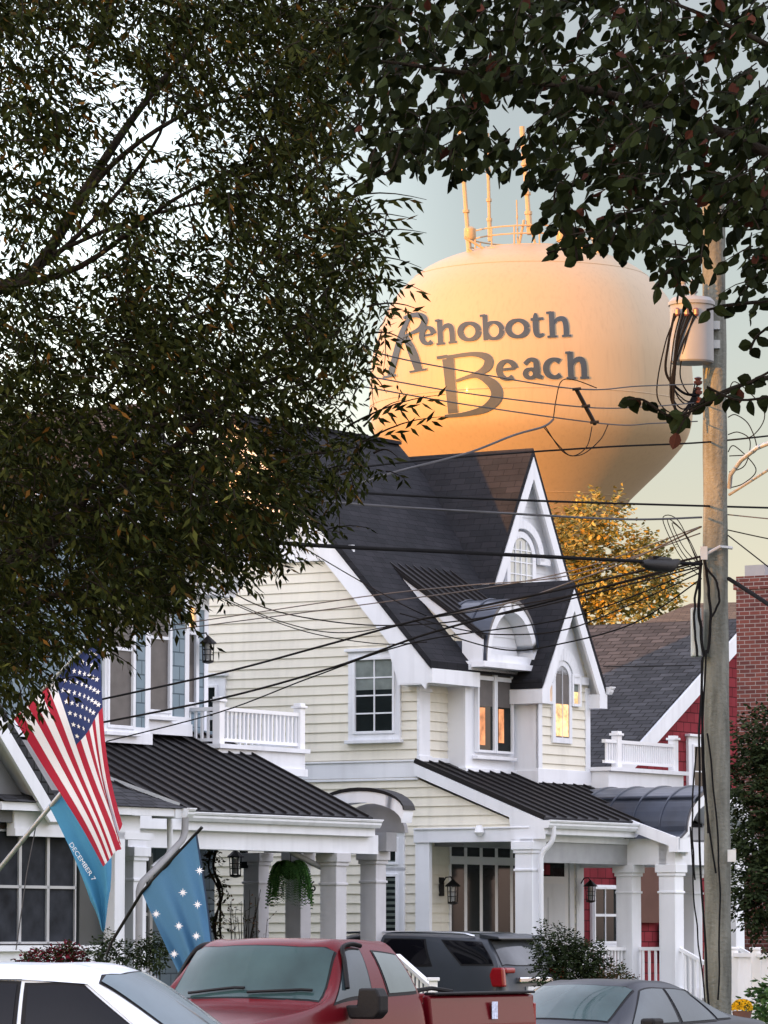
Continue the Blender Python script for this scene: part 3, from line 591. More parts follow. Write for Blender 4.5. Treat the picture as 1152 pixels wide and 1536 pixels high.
# upper gables and roof
q=MB();q.prism([(-17.3,-.2,8.35),(-17.3,4.2,9.7),(-17.3,8.6,8.35),(-17.3,8.6,8.2),(-17.3,4.2,9.5),(-17.3,-.2,8.2)],(17.2+uC-.3,0,0));part('main_roof',q,ROOFG,blue)
q=MB();q.prism([(-16.9,.3,8.0),(-16.9,8.2,8.0),(-16.9,4.2,9.45)],(17+uC-.8,0,0));part('gable_wall',q,BLUES,blue)
ug=(-10.6+uB)/2-.4
gable_roof(blue,ug,2.6,10.1,.8,-.75,4,'bay_gable_roof',m=ROOFG,board=.25)
q=MB(FW(-.36));q.prism([(ug-2.3,0,8.2),(ug+2.3,0,8.2),(ug,0,9.75)],(0,-.1,0));part('bay_gable_wall',q,BLUES,blue)
q=MB();q.box(ug-2.4,ug+2.4,-.5,-.3,8.25,8.5);part('frieze',q,WHITE,blue,bevel=.01)
window(blue,FW(-.38),ug-.3,ug+.3,8.75,9.6,2,2,cas=.12,label='small attic window behind the tree')
# porch of the blue house
gz_=3.77
ur=aw(560,1228,-2.6)[0]
seam_roof(blue,[(-11.9,-2.6,gz_),(ur,-2.6,gz_),(ur,.35,5.15),(-11.9,.35,5.15)],step=.33,name='porch_roof')
q=MB();q.prism([(ur,-2.58,gz_-.06),(ur,.35,5.09),(ur,.35,4.85),(ur,-2.58,gz_-.3)],(.03,0,0));part('porch_rake_board',q,WHITE,blue)
q=MB();q.beam((-11.3,-1.6,gz_+.5),(-10.72,-2.58,gz_+.07),.05,.05);part('flashing',q,GALVD,blue)
q=MB();q.box(-11.9,ur+.02,-2.62,-2.57,gz_-.3,gz_-.06);q.box(-11.9,ur,-2.58,-2.2,gz_-.31,gz_-.27);part('porch_fascia',q,WHITE,blue)
gutter(blue,aw(272,1213,-2.62)[0],ur+.05,-2.62,gz_-.04)
q=MB();q.box(-11.9,ur+.3,-2.5,-2.2,3.2,3.5);part('porch_beam',q,WHITE,blue)
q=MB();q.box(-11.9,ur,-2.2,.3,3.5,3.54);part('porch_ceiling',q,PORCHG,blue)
q=MB();q.box(-12,-4.6,-2.9,.8,.5,.8);part('porch_floor',q,CONC,blue)
q=MB();q.box(-13,-5.6,.35,.8,.0,5.2);part('lower_wall',q,BLUES,blue)
window(blue,FW(.35),-8.2,-7.5,1.4,3.1,1,1,split=.5,label='ground floor window under the blue house porch')
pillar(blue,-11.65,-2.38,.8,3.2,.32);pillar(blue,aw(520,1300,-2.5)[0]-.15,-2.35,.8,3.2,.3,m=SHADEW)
for x in(578,465,402):
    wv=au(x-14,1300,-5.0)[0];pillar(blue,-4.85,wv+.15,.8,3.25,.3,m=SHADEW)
# side arch
wl_,wa_,wr_=[au(*p,-5.0) for p in((488,1195),(540,1181),(607,1213))]
cw2=(wr_[0]+(-1.15))/2;hw2=(-1.15-wr_[0])/2
z0_=wr_[1]-.02;ht_=wa_[1]-z0_
def along_u(mb_pts): pass
q=MB();o_=arcpts(cw2,z0_,hw2,ht_);i_=arcpts(cw2,z0_,hw2-.02,ht_-.06)
for k in range(16): q.prism([(-5.02,o_[k][0],o_[k][1]),(-5.02,o_[k+1][0],o_[k+1][1]),(-5.02,i_[k+1][0],i_[k+1][1]),(-5.02,i_[k][0],i_[k][1])],(.34,0,0))
part('arch_roof',q,SEAM,blue,smooth=40)
q=MB();i2=arcpts(cw2,z0_-.2,hw2-.06,ht_-.04);i3=arcpts(cw2,z0_,hw2-.02,ht_-.06)
for k in range(16): q.prism([(-5.0,i3[k][0],i3[k][1]),(-5.0,i3[k+1][0],i3[k+1][1]),(-5.0,i2[k+1][0],i2[k+1][1]),(-5.0,i2[k][0],i2[k][1])],(.3,0,0))
part('arch_fascia',q,WHITE,blue,smooth=40)
q=MB();q.box(-5.0,-4.7,-2.55,-.2,3.25,3.55);q.prism([(-4.6,a,b) for a,b in arcpts(cw2,3.55,hw2-.25,ht_+.1)],(.1,0,0));part('arch_tympanum',q,GREYP,blue)
# balcony on the porch roof
wb=-.3;bu0=aw(328,1056,wb)[0];bu1=aw(449,1071,wb)[0]
q=MB();q.box(bu0-.1,bu1+.05,wb-.08,.75,4.62,4.88);q.box(bu0-.15,bu1+.12,wb-.14,.75,4.88,4.95);q.box(bu0-.13,bu1+.09,wb-.11,.75,4.5,4.62);part('balcony_deck',q,WHITE,blue)
railing(blue,(bu0,wb,0),(bu1,wb,0),4.92,.62,posts=(True,True),step=.115)
railing(blue,(bu0,wb+.08,0),(bu0,.75,0),4.92,.62,posts=(False,False),step=.115);railing(blue,(bu1,wb+.08,0),(bu1,1.5,0),4.92,.62,posts=(False,False),step=.115)
t_=aw(313,975,WC-.25);lantern('black caged wall lantern beside the balcony door of the blue house',t_[0]-.02,WC,t_[1]+.1,'w',1.05)
t_=au(374,1296,-5.0);lantern('black lantern on the porch column behind the fern',-5.0,t_[0]+.1,t_[1]+.1,'u',1.05)
q=MB();P_=[aw(560,1262,-2.2)];downspout(blue,[(-7.4,-2.2,3.45),(-7.2,-2.2,3.2),(ur-.3,-2.15,2.85)],m=GREYP)
# ================================================================ nearest house at the left
h0=thing('grey_house','grey porch house with screened windows and white gable trim at the left edge','house',-15,-3)
w0=-3.5
def hw(px,py,w=w0): return aw(px,py,w)
q=MB();q.box(-22,-14.0,w0+.25,3,0,4.6);part('house_core',q,GREYP,h0)
r0=hw(0,1105);r1=hw(73,1228);slope=(r0[1]-r1[1])/(r1[0]-r0[0]);pku=r0[0]-1.4;half=r1[0]-pku
gable_roof(h0,pku,half,r1[1]+half*slope+.12,slope,w0-.25,w0+2.6,'front_gable_roof',m=ROOFG,board=.2)
q=MB();q.prism([(pku-half+.2,w0,3.45),(pku+half-.2,w0,3.45),(pku,w0,r1[1]+half*slope-.35)],(0,.1,0));part('gable_panel',q,mat('dark_grey_board',(.15,.155,.16),.8,.2),h0)
# hip roof to the right of the gable
a=hw(70,1210,w0-.2);b=hw(280,1213,w0-.2);ez=b[1]
q=MB();ti=(hw(95,1160)[0],w0+1.3,4.35);tj=(b[0]-1.3,w0+1.3,4.35)
for P in([(a[0]-1,w0-.25,ez),(b[0],w0-.25,ez),tj,(a[0]-1,w0+1.3,4.35)],[(b[0],w0-.25,ez),(b[0],w0+2.6,ez),tj],[(a[0]-1,w0+1.3,4.35),tj,(b[0],w0+2.6,ez),(a[0]-1,w0+2.6,ez)],[(a[0]-1,w0-.25,ez),(b[0],w0-.25,ez),(b[0],w0+2.6,ez),(a[0]-1,w0+2.6,ez)]): q.poly(P)
part('hip_roof',q,ROOFG,h0)
q=MB();q.box(a[0]-1,b[0]-.05,w0-.2,w0-.14,ez-.12,ez-.01);q.box(b[0]-.3,b[0]-.02,w0-.22,w0+.2,ez-.14,ez-.01);part('fascia',q,WHITE,h0)
gutter(h0,b[0]-.15,b[0]+.02,w0-.22,ez)
q=MB();q.box(a[0]-.5,b[0]-.6,w0-.05,w0+.1,ez-.46,ez-.36);q.box(a[0]-.5,b[0]-.9,w0-.03,w0+.1,ez-.36,ez-.12);part('porch_beam',q,WHITE,h0)
# screened windows
T0=FW(w0+.18);xs=[-60,-20,42,84,126];z0s=hw(0,1416)[1];z1s=hw(0,1243)[1]
for i in range(4):
    u0=hw(xs[i],1300)[0];u1=hw(xs[i+1],1300)[0]
    q=MB(T0);q.box(u0,u0+.03,0,.05,z0s,z1s);q.box(u1-.03,u1,0,.05,z0s,z1s);q.box(u0,u1,.0,.05,(z0s+z1s)/2-.02,(z0s+z1s)/2+.02);q.box(u0,u1,0,.05,z1s-.03,z1s);q.box(u0,u1,0,.05,z0s,z0s+.03)
    w_=part('screen_window',q,GALVD,h0,label=['outermost','first','second','third'][i]+' screened window pane of the grey porch')
    q=MB(T0);q.box(u0+.03,u1-.03,.01,.02,z0s,z1s);part('screen',q,mat('insect_screen_glass',(.025,.028,.034),.6,.05,var=.5,vscale=3),w_)
q=MB();ue=hw(150,1416)[0];q.box(-20,ue,w0-.02,w0+.2,z0s-.1,z0s-.02);q.box(-20,ue,w0+.05,w0+.2,.3,z0s-.1);part('sill_board',q,WHITE,h0)
q=MB();x0=hw(168,1300)[0];x1=hw(183,1300)[0];q.box(x0,x1,w0-.05,w0+.2,.4,3.45);part('corner_post',q,WHITE,h0)
q=MB();x0=hw(130,1300)[0];q.box(x0,hw(166,1300)[0],w0+.12,w0+.2,.4,3.45);part('door_shade',q,mat('dark_door',(.03,.035,.035),.5),h0)
g=b[0]
downspout(h0,[(g-.1,w0-.25,ez-.1),(g-.12,w0-.25,ez-.42),(g-.75,w0-.22,ez-.85),(hw(196,1300)[0],w0-.15,ez-1.1),(hw(196,1300)[0],w0-.15,.4)],.05,GREYP)
downspout(h0,[(g+.0,w0+.1,ez-.1),(g+.02,w0+.1,ez-.65),(g-.35,w0+.15,ez-.85)],.045)
# ================================================================ red house at the back right
red=thing('red_house','red shingle house with brown roof and brick chimney behind the utility pole','house',14,0)
wr=2.0
ra=aw(942,1128,wr);rb=aw(1101,950,wr);sl3=(rb[1]-ra[1])/(rb[0]-ra[0])
pu=rb[0]+.6;pz=rb[1]+.6*sl3;hf=pu-ra[0]+.9
zdk=aw(1040,1000,wr)[1]
q=MB();q.prism([(ra[0]-.9,wr,ra[1]-.9*sl3),(pu,wr,pz),(pu+hf,wr,ra[1]-.9*sl3),(pu+hf,wr,ra[1]-.9*sl3-.2),(pu,wr,pz-.2),(ra[0]-.9,wr,ra[1]-.9*sl3-.2)],(0,9,0));part('front_gable_roof',q,ROOFG,red)
q=MB()
for s in(-1,1): q.prism([(pu,wr-.05,pz-.05),(pu+s*hf,wr-.05,pz-hf*sl3-.05),(pu+s*hf,wr-.05,pz-hf*sl3-.42),(pu,wr-.05,pz-.42)],(0,.06,0))
part('rake_board',q,WHITE,red)
q=MB();q.prism([(pu-hf+.3,wr+.2,0),(pu-hf+.3,wr+.2,pz-hf*sl3),(pu,wr+.2,pz-.25),(pu+hf-.3,wr+.2,pz-hf*sl3),(pu+hf-.3,wr+.2,0)],(0,8,0));part('gable_wall',q,REDS,red)
c0=aw(1036,1120,wr+.2);c1=aw(1056,1180,wr+.2);window(red,FW(wr+.2),c0[0],c0[0]+.9,c1[1]-.2,c0[1],2,2,cas=.2,hood=True,label='white framed upstairs window of the red house')
# main roof behind, in brown shingle
Yr=88
def rp(x,y,Y=Yr): 
    p=aY(x,y,Y);dx,dy=p.x-O_[0],p.y-O_[1];return (dx*D_[0]+dy*D_[1],dx*W_[0]+dy*W_[1],p.z)
pts=[rp(878,1002,97),rp(1120,1000,97),rp(1120,903,106),rp(1036,905,106),rp(905,958,102)]
q=MB();q.prism(pts,(.3,.3,-.25));part('main_roof',q,ROOFB,red)
q=MB();a_=rp(880,1001,96.9);b_=rp(1050,999,96.9);q.beam(a_,b_,.15,.08);part('ridge_flashing',q,RUBR,red)
q=MB();f_=[rp(885,1003,98),rp(1120,1003,98)];q.prism([(f_[0][0],f_[0][1],0),(f_[1][0],f_[1][1],0),(f_[1][0]+4,f_[1][1]+2,0),(f_[0][0]+3,f_[0][1]+3,0)],(0,0,f_[0][2]-.3));part('rear_wall',q,REDS,red)
cp=rp(1100,880,80);cq=rp(1168,880,80)
ch=MB();ch.box(cp[0],cp[0]+.5,cp[1]-1.0,cp[1],0,cp[2]+.15)
ch=MB();cc=rp(1104,865,80);ch.box(cc[0],cc[0]+.9,cc[1]-.95,cc[1],0,cc[2]);ch.box(cc[0]-.04,cc[0]+.94,cc[1]-.99,cc[1]+.04,cc[2]-.25,cc[2]-.1);chim=part('chimney',ch,BRICK,red)
ch=MB();ch.box(cc[0]+.2,cc[0]+.75,cc[1]-.5,cc[1]-.08,cc[2],cc[2]+.22);part('chimney_pot',ch,GREYP,chim)
# ground floor of the red house seen through the cream porch
wr2=aw(900,1350,1.2)
q=MB();uu0=aw(880,1300,1.2)[0];uu1=aw(1052,1300,1.2)[0];q.box(uu0-1,uu1+2,1.2,1.5,0,4.2);part('porch_wall',q,REDS,red)
c0=aw(888,1412,1.2);c1=aw(913,1334,1.2);window(red,FW(1.2),c0[0],c1[0]+.2,c0[1],c1[1],2,1,split=.5,cas=.08,label='ground floor window of the red house seen past the lantern')
for k,(x0,x1) in enumerate(((946,976),(1010,1034))):
    c0=aw(x0,1384,1.15);c1=aw(x1,1290,1.15);q=MB();q.box(c0[0]-.5,c1[0]+.3,1.08,1.14,c0[1],c1[1]+.2);part('roll_shade',q,BROWNB,red,label='brown roll shade between the cream porch columns' if k==0 else 'brown roll shade beside the utility pole')
c0=aw(1012,1440,1.15);c1=aw(1034,1386,1.15);q=MB();q.box(c0[0]-.6,c1[0]+.3,1.08,1.14,c0[1],c1[1]);part('porch_screen',q,GLASS,red)
# ================================================================ unseen blocks added to keep the street in shade
def shade_row(label,coord,dist,L,Wd,hh,ridge):
    p=Vector((-.669*-1*0,0,0))
    per=Vector((.669,-.743,0));c=per*coord+SUN*dist
    t=thing('shade_block',label,'shade block',world=(c.x,c.y,0));t.rotation_euler=(0,0,math.atan2(per.y,per.x));OFF[t.name]=Vector((0,0,0))
    q=MB();q.box(-L/2,L/2,-Wd/2,Wd/2,0,hh);part('wall',q,BRICK,t)
    q=MB();q.prism([(-L/2-.4,-Wd/2-.5,hh-.1),(-L/2-.4,Wd/2+.5,hh-.1),(-L/2-.4,0,ridge)],(L+.8,0,0));part('roof',q,ROOFG,t)
    for i in range(int(L/4)):
        for j in range(int(hh/3)):
            for s in(-1,1):
                q=MB();x=-L/2+2+i*4;q.box(x-.5,x+.5,s*Wd/2-.04,s*Wd/2+.04,1+j*3,2.5+j*3);part('window',q,GLASS,t)
ROWS=[('long unseen brick block added to shade the houses',-62,175,38,12,12.2,16.9),('second unseen brick block added to shade the street',-15,150,58,12,11.5,15.2)]
for a in ROWS: shade_row(*a)
# ================================================================ water tower
YT=300;kT=F/YT
tc_=aY(797,600,YT)
tower=thing('water_tower','white water tower lit orange by the low sun, lettered Rehoboth Beach','water tower',world=(tc_.x,YT,0))
pp=[(0,372),(60,375),(105,383),(150,400),(178,419),(207,450),(228,492),(240,535),(244,575),(244,612),(241,640),(232,664),(206,695),(176,724),(147,752),(113,786),(84,818),(70,860),(66,920)]
def pz_(y): return aY(797,y,YT).z
def cr(p0,p1,p2,p3,t):
    return tuple(.5*((2*b)+(c-a)*t+(2*a-5*b+4*c-d)*t*t+(3*b-a-3*c+d)*t**3) for a,b,c,d in zip(p0,p1,p2,p3))
def spline(P,n=6):
    out=[]
    for i in range(len(P)-1):
        for k in range(n): out.append(cr(P[max(i-1,0)],P[i],P[i+1],P[min(i+2,len(P)-1)],k/n))
    out.append(tuple(P[-1]));return out
prof=[(max(r,0)/kT,pz_(y)) for r,y in spline(pp,4)];prof[0]=(0,prof[0][1])
q=MB();q.lathe(prof+[(3.1,12),(3.3,8),(4.6,0)],tc_.x,YT,96)
tankV=list(q.V);tankF=list(q.F)
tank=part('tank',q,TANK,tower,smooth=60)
for zz,rr in((pz_(612),244/kT),(pz_(419),178/kT),(pz_(752),147/kT)):
    q=MB();q.tube([(tc_.x+(rr+.0)*math.cos(a*math.pi/48),YT+(rr+.0)*math.sin(a*math.pi/48),zz) for a in range(97)],.035,4);part('weld_seam',q,TANK,tank)
bvh=BVHTree.FromPolygons([Vector(v) for v in tankV],tankF)
def onto(px,py,off):
    x,y,z=ray(px,py);d=Vector((x,y,z)).normalized();h=bvh.ray_cast(Vector((0,0,H)),d)
    if h[0] is None: return None
    n=h[1] if h[1].dot(d)<0 else -h[1]
    return h[0]+n*off
letK=[0]
def stroke(mb,pts,extra,off,sc_=1/3.0316,ox=540,oy=450):
    P=spline(pts,5) if len(pts)>2 else [tuple(pts[0][j]+(pts[1][j]-pts[0][j])*k/6 for j in range(3)) for k in range(7)]
    L=[]
    for i,(x,y,w) in enumerate(P):
        a=P[max(i-1,0)];b=P[min(i+1,len(P)-1)];dx,dy=b[0]-a[0],b[1]-a[1];l=math.hypot(dx,dy) or 1
        ex=0
        if extra:
            if i==0: ex=-extra
            if i==len(P)-1: ex=extra
        x+=dx/l*ex;y+=dy/l*ex;hw_=w/2+extra;nx,ny=-dy/l*hw_,dx/l*hw_
        p=onto(ox+(x+nx)*sc_,oy+(y+ny)*sc_,off);q_=onto(ox+(x-nx)*sc_,oy+(y-ny)*sc_,off)
        if p is None or q_ is None: L.append(None);continue
        L.append((mb.v(p),mb.v(q_)))
    for a,b in zip(L,L[1:]):
        if a and b: mb.f((a[0],a[1],b[1],b[0]))
def ell(cx,cy,rx,ry,a0,a1,wt,wsd,n=12):
    return [(cx+rx*math.cos(R(a0+(a1-a0)*k/n)),cy+ry*math.sin(R(a0+(a1-a0)*k/n)),wt+(wsd-wt)*abs(math.cos(R(a0+(a1-a0)*k/n)))) for k in range(n+1)]
G={'o':[ell(.5,.5,.4,.4,0,360,.15,.25,16)],
'e':[ell(.5,.5,.4,.41,8,310,.15,.25,14),[(.14,.52,.11),(.86,.56,.11)]],
'c':[ell(.5,.5,.4,.41,48,312,.17,.26,14)],
'h':[[(.2,0,.24),(.2,1.27,.24)],[(.25,.6,.08),(.45,.88,.18),(.72,.88,.24),(.82,.6,.24),(.82,0,.24)],[(-.02,.05,.1),(.42,.05,.1)],[(.62,.05,.1),(1.04,.05,.1)],[(-.03,1.22,.1),(.2,1.24,.1)]],
'b':[[(.18,.02,.22),(.18,1.28,.22)],ell(.56,.48,.37,.4,0,360,.14,.24,16),[(-.05,1.23,.1),(.2,1.25,.1)]],
't':[[(.36,1.2,.1),(.34,.9,.24),(.34,.3,.24),(.5,.08,.2),(.85,.14,.1)],[(.02,.9,.12),(.85,.9,.12)]],
'a':[[(.14,.72,.16),(.38,.92,.16),(.66,.84,.22),(.7,.5,.25),(.7,.2,.25),(.95,.06,.14)],ell(.4,.28,.24,.2,0,360,.15,.22,12)]}
def letter(mb,ch,x0,y0,x1,y1,xh,extra,off):
    vx=(x1-x0,y1-y0);lean=.02*xh
    for s in G[ch]:
        pts=[(x0+vx[0]*a+(-vx[1])*b*.0-b*xh*(.05),y0+vx[1]*a-b*xh,w*xh*1.12) for a,b,w in s]
        letK[0]+=1;stroke(mb,pts,extra,off+(letK[0]%7)*.006)
RS=[[(225,88,14),(190,165,26),(142,345,27)],[(108,353,10),(168,342,10)],[(202,84,12),(262,70,24),(296,88,28),(282,128,24),(240,152,14),(200,168,10)],[(208,165,24),(240,235,40),(270,320,36)],[(228,328,10),(306,315,10)]]
BS=[[(402,268,52),(412,380,46),(425,515,44)],[(352,264,14),(400,257,16)],[(395,262,16),(510,247,20),(578,262,36),(582,300,40),(540,333,24),(440,366,8)],[(440,370,8),(530,345,20),(605,385,46),(622,440,52),(572,492,36),(480,518,20),(388,528,14)]]
WORDS=[('e',280,212,347,204,88),('h',352,207,438,196,90),('o',450,194,552,188,92),('b',556,187,655,182,92),('o',666,180,772,174,92),('t',778,174,846,168,92),('h',854,173,956,168,92),
('e',626,370,718,366,98),('a',738,364,834,360,98),('c',838,362,934,359,98),('h',940,361,1036,358,98)]
for mtl,ex,of,nm in((TANKO,1.8,.02,'lettering_outline'),(TANKL,0,.065,'lettering')):
    q=MB()
    for s in RS+BS: letK[0]+=1;stroke(q,s,ex,of+(letK[0]%7)*.006)
    for g in WORDS: letter(q,*g,ex,of)
    part(nm,q,mtl,tank,uv=False)
# railing and masts on top
zr=pz_(384);rr=4.5
def ringpts(r,z,n=48,a0=0,a1=2*math.pi): return [(tc_.x+r*math.cos(a0+(a1-a0)*k/n),YT+r*math.sin(a0+(a1-a0)*k/n),z) for k in range(n+1)]
q=MB()
for dz_,th_ in((.1,.09),(.9,.06),(1.45,.06)): q.tube(ringpts(rr,zr+dz_),th_,6)
for k in range(16):
    a=k*math.pi/8+.1;q.tube([(tc_.x+rr*math.cos(a),YT+rr*math.sin(a),zr-.5),(tc_.x+rr*math.cos(a),YT+rr*math.sin(a),zr+1.5)],.06,5)
part('roof_railing',q,TANK,tower)
def mast(x0,y0,x1,y1,w,dy=0):
    a=aY(x0,y0,YT-4+dy);b=aY(x1,y1,YT-4+dy);q=MB();q.tube([a.lerp(b,t) for t in(0,.4,.41,.8,.81,1)],[w,w,w*.9,w*.9,w*1.15,w*1.15],8)
    for t in(.35,.62,.8):
        p=a.lerp(b,t);q.tube([p-Vector((0,0,.1)),p+Vector((0,0,.1))],w*1.5,8)
    return part('antenna_mast',q,TANK,tower)
for m_ in((690,195,705,392,.17),(731,200,735,362,.14,4),(783,190,795,352,.19,0),(775,300,777,372,.05,1)): mast(*m_)
for x0,y0,x1,y1 in((703,372,722,392),(697,356,735,378),(786,330,778,372),(795,335,806,378)):
    q=MB();q.tube([aY(x0,y0,YT-4.2),aY(x1,y1,YT-4.2)],.09,6);part('brace',q,TANK,tower)
for x,y,w_,h_ in((705,350,.42,.9),(748,376,1.1,.25),(857,362,.7,.7),(873,372,.5,.9),(900,376,.55,.8),(842,355,.35,.8)):
    p=aY(x,y,YT-3.9);q=MB();q.lathe([(w_*.8,p.z-h_/2),(w_,p.z-h_*.35),(w_,p.z+h_*.35),(w_*.6,p.z+h_/2)],p.x,p.y,12);part('antenna_drum',q,TANK,tower,smooth=40)
# ================================================================ utility pole
PX=aY(1075,1000,52).x
pole=thing('utility_pole','tall weathered wooden utility pole at the right carrying a transformer','utility pole',world=(PX,52,0))
q=MB();n_=40
for i in range(n_): pass
path=[];rad=[]
for i in range(41):
    z=11.0*i/40;yy=1405-(z-1.9)*124;xx=1077-(1440-yy)*.006;path.append(Vector((aY(xx,yy,52).x,52+.02*math.sin(z*1.3),z)));rad.append(.165-.025*i/40+.004*math.sin(z*5))
q.tube(path,rad,20);part('shaft',q,WOOD,pole,smooth=60)
def polep(px,py,dY=0): return aY(px,py,52+dY)
t0=polep(1038,545,-.35);t1=polep(1038,455,-.35)
q=MB();q.lathe([(.0,t0.z),(.25,t0.z),(.265,t0.z+.02),(.265,t1.z-.03),(.285,t1.z-.03),(.285,t1.z+.01),(.24,t1.z+.06),(0,t1.z+.09)],t0.x,t0.y,28);tr=part('transformer_tank',q,GALV,pole,smooth=35)
q=MB();q.box(t0.x+.1,t0.x+.35,t0.y+.1,t0.y+.3,t0.z+.2,t0.z+.3);q.box(t0.x+.1,t0.x+.35,t0.y+.1,t0.y+.3,t1.z-.3,t1.z-.2);part('bracket',q,GALVD,tr)
for dx in(-.1,.02):
    q=MB();pz0=t1.z+.05;q.lathe([(.035,pz0)]+[(r,pz0+.03*k) for k,r in enumerate([.04,.06,.035,.06,.035,.055,.03,.045,.025])],t0.x+dx,t0.y,10);part('bushing',q,GALV,tr,smooth=50)
for k in range(3):
    p=polep(1016+k*14,468,-.62);q=MB();q.lathe([(.02,p.z-.05),(.035,p.z-.03),(.035,p.z+.03),(.02,p.z+.05)],p.x,p.y,8);part('secondary_bushing',q,PORC,tr)
for k in range(3):
    p=polep(1047,572+k*15,-.22);q=MB();q.lathe([(.02,p.z-.05),(.05,p.z-.03),(.055,p.z),(.03,p.z+.01),(.05,p.z+.04),(.02,p.z+.055)],p.x,p.y,10);part('insulator',q,PORC,pole,smooth=50)
b0=polep(1037,985,-.12);b1=polep(1049,912,-.12)
q=MB();q.box(b0.x,b1.x+.02,b0.y-.08,b0.y+.1,b0.z,b1.z);q.box(b0.x+.02,b0.x+.05,b0.y-.09,b0.y+.1,b0.z+.02,b1.z-.02);part('equipment_box',q,BOXG,pole,bevel=.015)
q=MB();q.tube([polep(1094,732,-.1),polep(1096,712,-.2),polep(1112,690,-.5),polep(1135,672,-.8),polep(1165,660,-1.1),polep(1230,655,-1.5)],.028,8);q.tube([polep(1094,742,-.1),polep(1152,705,-.9),polep(1180,685,-1.2)],.018,6);arm=part('lamp_arm',q,GALVD,pole,smooth=60)
q=MB();q.tube([polep(1225,655,-1.5),polep(1240,653,-1.55),polep(1290,655,-1.8),polep(1300,660,-1.85)],[.05,.12,.13,.03],10);part('lamp_head',q,GALVD,arm,smooth=60)
q=MB();q.box(PX+.1,PX+.2,51.8,51.83,polep(0,1293).z,polep(0,1275).z);part('pole_tag',q,PLATE,pole)
q=MB();a_=polep(1052,830,-.2);q.tube([a_,polep(1058,832,-.22),polep(1080,820,-.22),polep(1098,822,-.1)],.02,6);q.box(PX-.2,PX-.12,51.75,51.85,a_.z-.08,a_.z+.08);part('clamp',q,GALVD,pole)
# cables running down the pole
rnd=random.Random(3)
for k,(x0,y0,x1,y1,bulge,r_) in enumerate(((1052,835,1056,985,-5,.02),(1056,838,1062,980,6,.018),(1050,860,1046,985,-7,.016),(1058,850,1068,925,16,.014),(1054,985,1062,1250,-4,.014),(1060,975,1075,1310,-14,.012),(1052,990,1066,1536,-9,.014),(1062,1100,1078,1500,8,.012),(1036,1240,1062,1536,-4,.010),(1045,1120,1043,1320,-6,.010))):
    pts=[polep(x0+(x1-x0)*t+bulge*math.sin(t*math.pi)+rnd.uniform(-1.2,1.2),y0+(y1-y0)*t,-.2-.02*k) for t in [i/10 for i in range(11)]]
    q=MB();q.tube(spline([tuple(p) for p in pts],3),r_,6);part('riser_cable',q,RUBR,pole,smooth=60)
for k in range(9):   # loops under the transformer
    x0=1012+k*4.2;x1=1046+rnd.uniform(-4,3);y1=575+rnd.uniform(0,35);xm=995+rnd.uniform(-12,18)+k*2;ym=560+rnd.uniform(0,55)
    q=MB();q.tube(spline([tuple(polep(x0,470,-.62)),tuple(polep((x0+xm)/2-3,515,-.6)),tuple(polep(xm,ym,-.5)),tuple(polep((xm+x1)/2,ym+28,-.4)),tuple(polep(x1,y1,-.22))],7),.009 if k%3 else .016,6);part('jumper_wire',q,RUBR,pole,smooth=60)
for k in range(4):
    x1=1110+rnd.uniform(0,45);q=MB();q.tube(spline([tuple(polep(1092,600+k*26,-.05)),tuple(polep(1100+rnd.uniform(0,12),585+k*24+rnd.uniform(-20,20),-.1)),tuple(polep(x1,620+k*22+rnd.uniform(-25,25),-.2)),tuple(polep(1112+rnd.uniform(0,25),660+k*22+rnd.uniform(-10,20),-.2)),tuple(polep(1094,660+k*24,-.05))],7),.007,5);part('jumper_wire',q,RUBR,pole,smooth=60)
for k in range(3):
    q=MB();x_=1046+k*.8;q.tube(spline([tuple(polep(x_,835+k*6,-.2)),tuple(polep(1030-k*6,800-k*7+rnd.uniform(-6,6),-.15)),tuple(polep(1008-k*7,782+rnd.uniform(-8,8),-.1)),tuple(polep(1026-k*3,822+k*6,-.2)),tuple(polep(1052,850+k*8,-.2))],6),.006,5);part('jumper_wire',q,RUBR,pole,smooth=60)
